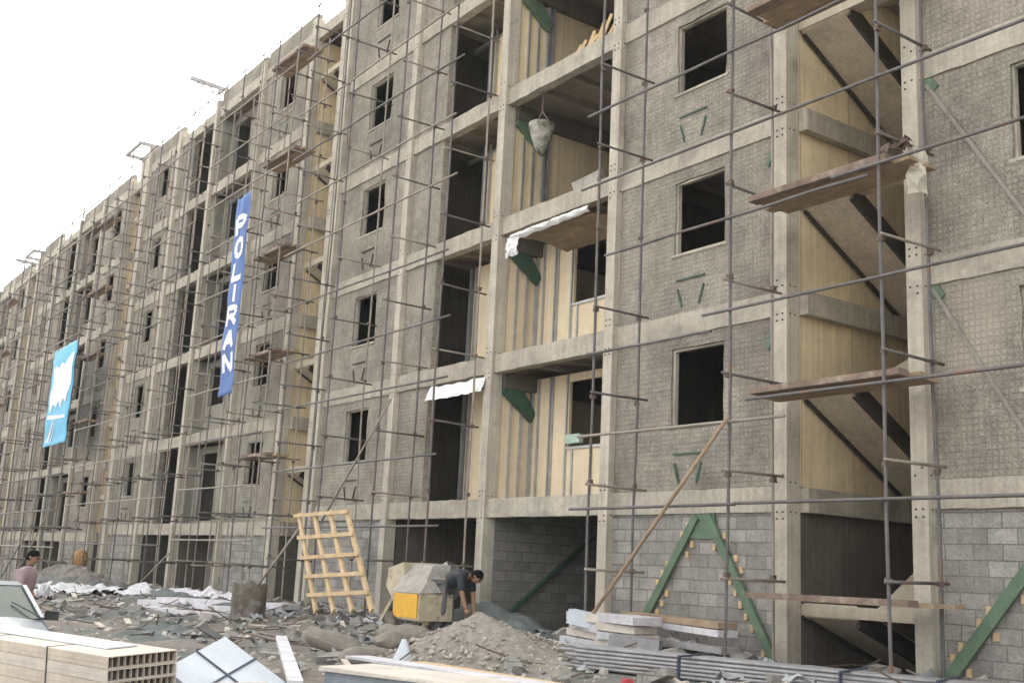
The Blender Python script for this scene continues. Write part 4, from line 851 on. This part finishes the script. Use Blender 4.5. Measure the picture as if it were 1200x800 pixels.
# ---------------------------------------------------------------- people
def person(label, loc, head_deg, J, hc, face, shirt, trous, sc_=1.0):
    T = thing('person', label, 'person', loc); T.rotation_euler.z = R(head_deg); T.scale = (sc_,) * 3; o0 = Vector(loc)
    Ed = [(0, 1), (1, 2), (2, 3), (3, 4), (3, 5), (5, 6), (6, 7), (7, 8), (3, 9), (9, 10), (10, 11), (11, 12), (0, 13), (13, 14), (14, 15), (15, 16), (16, 17), (0, 18), (18, 19), (19, 20), (20, 21), (21, 22)]
    Rr = [.135, .125, .14, .11, .05, .065, .045, .038, .03, .065, .045, .038, .03, .095, .075, .055, .045, .035, .095, .075, .055, .045, .035]
    def skin(name, idx, m_, infl=0):
        mp = {j: i for i, j in enumerate(idx)}; me = bpy.data.meshes.new(name)
        me.from_pydata([J[j] for j in idx], [(mp[a], mp[b]) for a, b in Ed if a in mp and b in mp], [])
        o = bpy.data.objects.new(name, me); COL.objects.link(o); o.parent = T
        md = o.modifiers.new('Skin', 'SKIN'); sv = me.skin_vertices[0].data
        for j in idx: r_ = Rr[j] + infl; sv[mp[j]].radius = (r_, r_)
        sv[0].use_root = True; md.use_smooth_shade = True; sd = o.modifiers.new('sub', 'SUBSURF'); sd.levels = sd.render_levels = 2; me.materials.append(m_); return o
    skin('body', list(range(23)), skin_m); skin('shirt', [0, 1, 2, 3, 4, 5, 6, 9, 10], shirt, .018); skin('trousers', [0, 13, 14, 15, 16, 18, 19, 20, 21], trous, .022)
    # head in its own frame: face = direction the nose points (x, z)
    fx = Vector((face[0], 0, face[1])).normalized(); fu = Vector((-fx.z, 0, fx.x)); hc = Vector(hc)
    W = lambda x, y, z: hc + fx * x + Vector((0, 1, 0)) * y + fu * z
    def hd(u, v):
        a = u * 6.283; b_ = (v - .5) * math.pi; x = math.cos(a) * math.cos(b_); y = math.sin(a) * math.cos(b_); z = math.sin(b_); k2 = 1 - .22 * max(0, -z)
        nose = .02 if (x > .85 and abs(y) < .22 and -.3 < z < .12) else 0
        return W(x * .095 * k2 + nose, y * .076 * k2, z * .118)
    def bd(mb, nm, m_, sm=False):
        mb.v = [tuple(Vector(v) + o0) for v in mb.v]; return mb.build(nm, m_, T, sm)
    bd(MB().grid(hd, 36, 26), 'head', skin_m, True)
    for s_ in (-1, 1):
        bd(MB().tube([W(0, .07 * s_, .01), W(-.01, .09 * s_, 0)], [.028, .02], 8), 'ear', skin_m, True)
        bd(MB().tube([W(.083, .03 * s_, .012), W(.094, .03 * s_, .012)], .011, 8), 'eye', hair_m)
        bd(MB().obox(W(.088, .015 * s_, .035), W(.084, .047 * s_, .035), .012, .008), 'eyebrow', hair_m)
    bd(MB().tube([W(.078, -.024, -.05), W(.086, 0, -.052), W(.078, .024, -.05)], .006, 6), 'mouth', rust)
    def hr(u, v):
        a = u * 6.283; b_ = (.5 - v * .60) * math.pi; x = math.cos(a) * math.cos(b_); y = math.sin(a) * math.cos(b_); z = math.sin(b_)
        z2 = max(z, .48 * x + .05) if x > 0 else z; q = nz(x * 7, y * 7, z * 7) * .009
        return W(x * (.104 if x > 0 else .115) - .004 + q, y * .088 + q, z2 * .132 + q)
    bd(MB().grid(hr, 36, 16), 'hair', hair_m, True)
    for w_i, e_i in ((8, 7), (12, 11)):
        h = Vector(J[w_i]); dr_ = (h - Vector(J[e_i])).normalized(); sd_ = dr_.cross(Vector((0, 1, 0))).normalized(); mb = MB(); mb.tube([h - dr_ * .02, h + dr_ * .03, h + dr_ * .08], [.026, .038, .034], 10)
        for (o_, l) in ((-.028, .06), (-.009, .078), (.010, .072), (.028, .055)):
            p = h + dr_ * .07 + sd_ * o_; mb.tube([p, p + dr_ * l * .5, p + dr_ * l * .85 + Vector((.01, 0, 0)), p + dr_ * l + Vector((.02, 0, 0))], [.0095, .009, .008, .006], 6)
        mb.tube([h + dr_ * .01 + sd_ * .028, h + dr_ * .04 + sd_ * .055, h + dr_ * .07 + sd_ * .058], [.012, .011, .008], 6); bd(mb, 'hand', skin_m, True)
    return T
J1 = [(0, 0, .92), (.01, 0, 1.08), (.04, 0, 1.24), (.07, 0, 1.38), (.10, 0, 1.47), (.07, .17, 1.37), (.03, .24, 1.10), (.16, .20, .90), (.20, .19, .85), (.07, -.17, 1.37), (.08, -.24, 1.10), (.27, -.20, .93), (.32, -.19, .88),
      (0, .09, .88), (.04, .10, .48), (0, .10, .14), (0, .10, .07), (.15, .11, .035), (0, -.09, .88), (.06, -.10, .48), (.02, -.10, .14), (.02, -.10, .07), (.17, -.11, .035)]
person('dark-haired person in a mauve shirt standing behind the car at the left edge', (-18.95, -8.80, -.22), 50, J1, (.13, 0, 1.60), (1, -.25), shirt_m, trous_m, 1.0)
J2 = [(0, 0, .86), (.12, 0, .97), (.27, 0, 1.05), (.42, 0, 1.08), (.52, 0, 1.08), (.42, .17, 1.04), (.46, .20, .77), (.50, .18, .54), (.51, .18, .48), (.42, -.17, 1.04), (.48, -.20, .78), (.54, -.17, .56), (.56, -.16, .50),
      (0, .09, .84), (.06, .11, .46), (-.02, .11, .14), (-.02, .11, .07), (.13, .12, .035), (0, -.09, .84), (.04, -.11, .46), (-.06, -.11, .14), (-.06, -.11, .07), (.09, -.12, .035)]
person('worker in dark navy shirt and grey trousers bending forward right of the mixer', (-17.55, -1.85, .30), 25, J2, (.64, 0, 1.05), (.65, -.75), tarp, grey_tr, 1.06)
# ---------------------------------------------------------------- haze
hz = bpy.data.materials.new('haze'); hz.use_nodes = True; t_ = hz.node_tree; t_.nodes.remove(t_.nodes['Principled BSDF'])
pv = t_.nodes.new('ShaderNodeVolumePrincipled'); pv.inputs['Density'].default_value = HAZE; pv.inputs['Color'].default_value = (.86, .93, 1, 1)
t_.links.new(pv.outputs[0], t_.nodes['Material Output'].inputs['Volume'])
if HAZE: tag(MB().box(-2600, 2600, -2600, 2600, -3, 24).build('haze', hz), kind='stuff')
# ---------------------------------------------------------------- small clutter
single(MB().tube([(-46.6, -.6, .9), (-46.6, -.6, 1.25), (-46.6, -.6, 1.5), (-46.6, -.6, 1.6)], [.24, .28, .22, .08], 14), 'orange_drum', orange_m, 'rusty orange drum in front of the third block stairwell', 'drum', smooth=True)
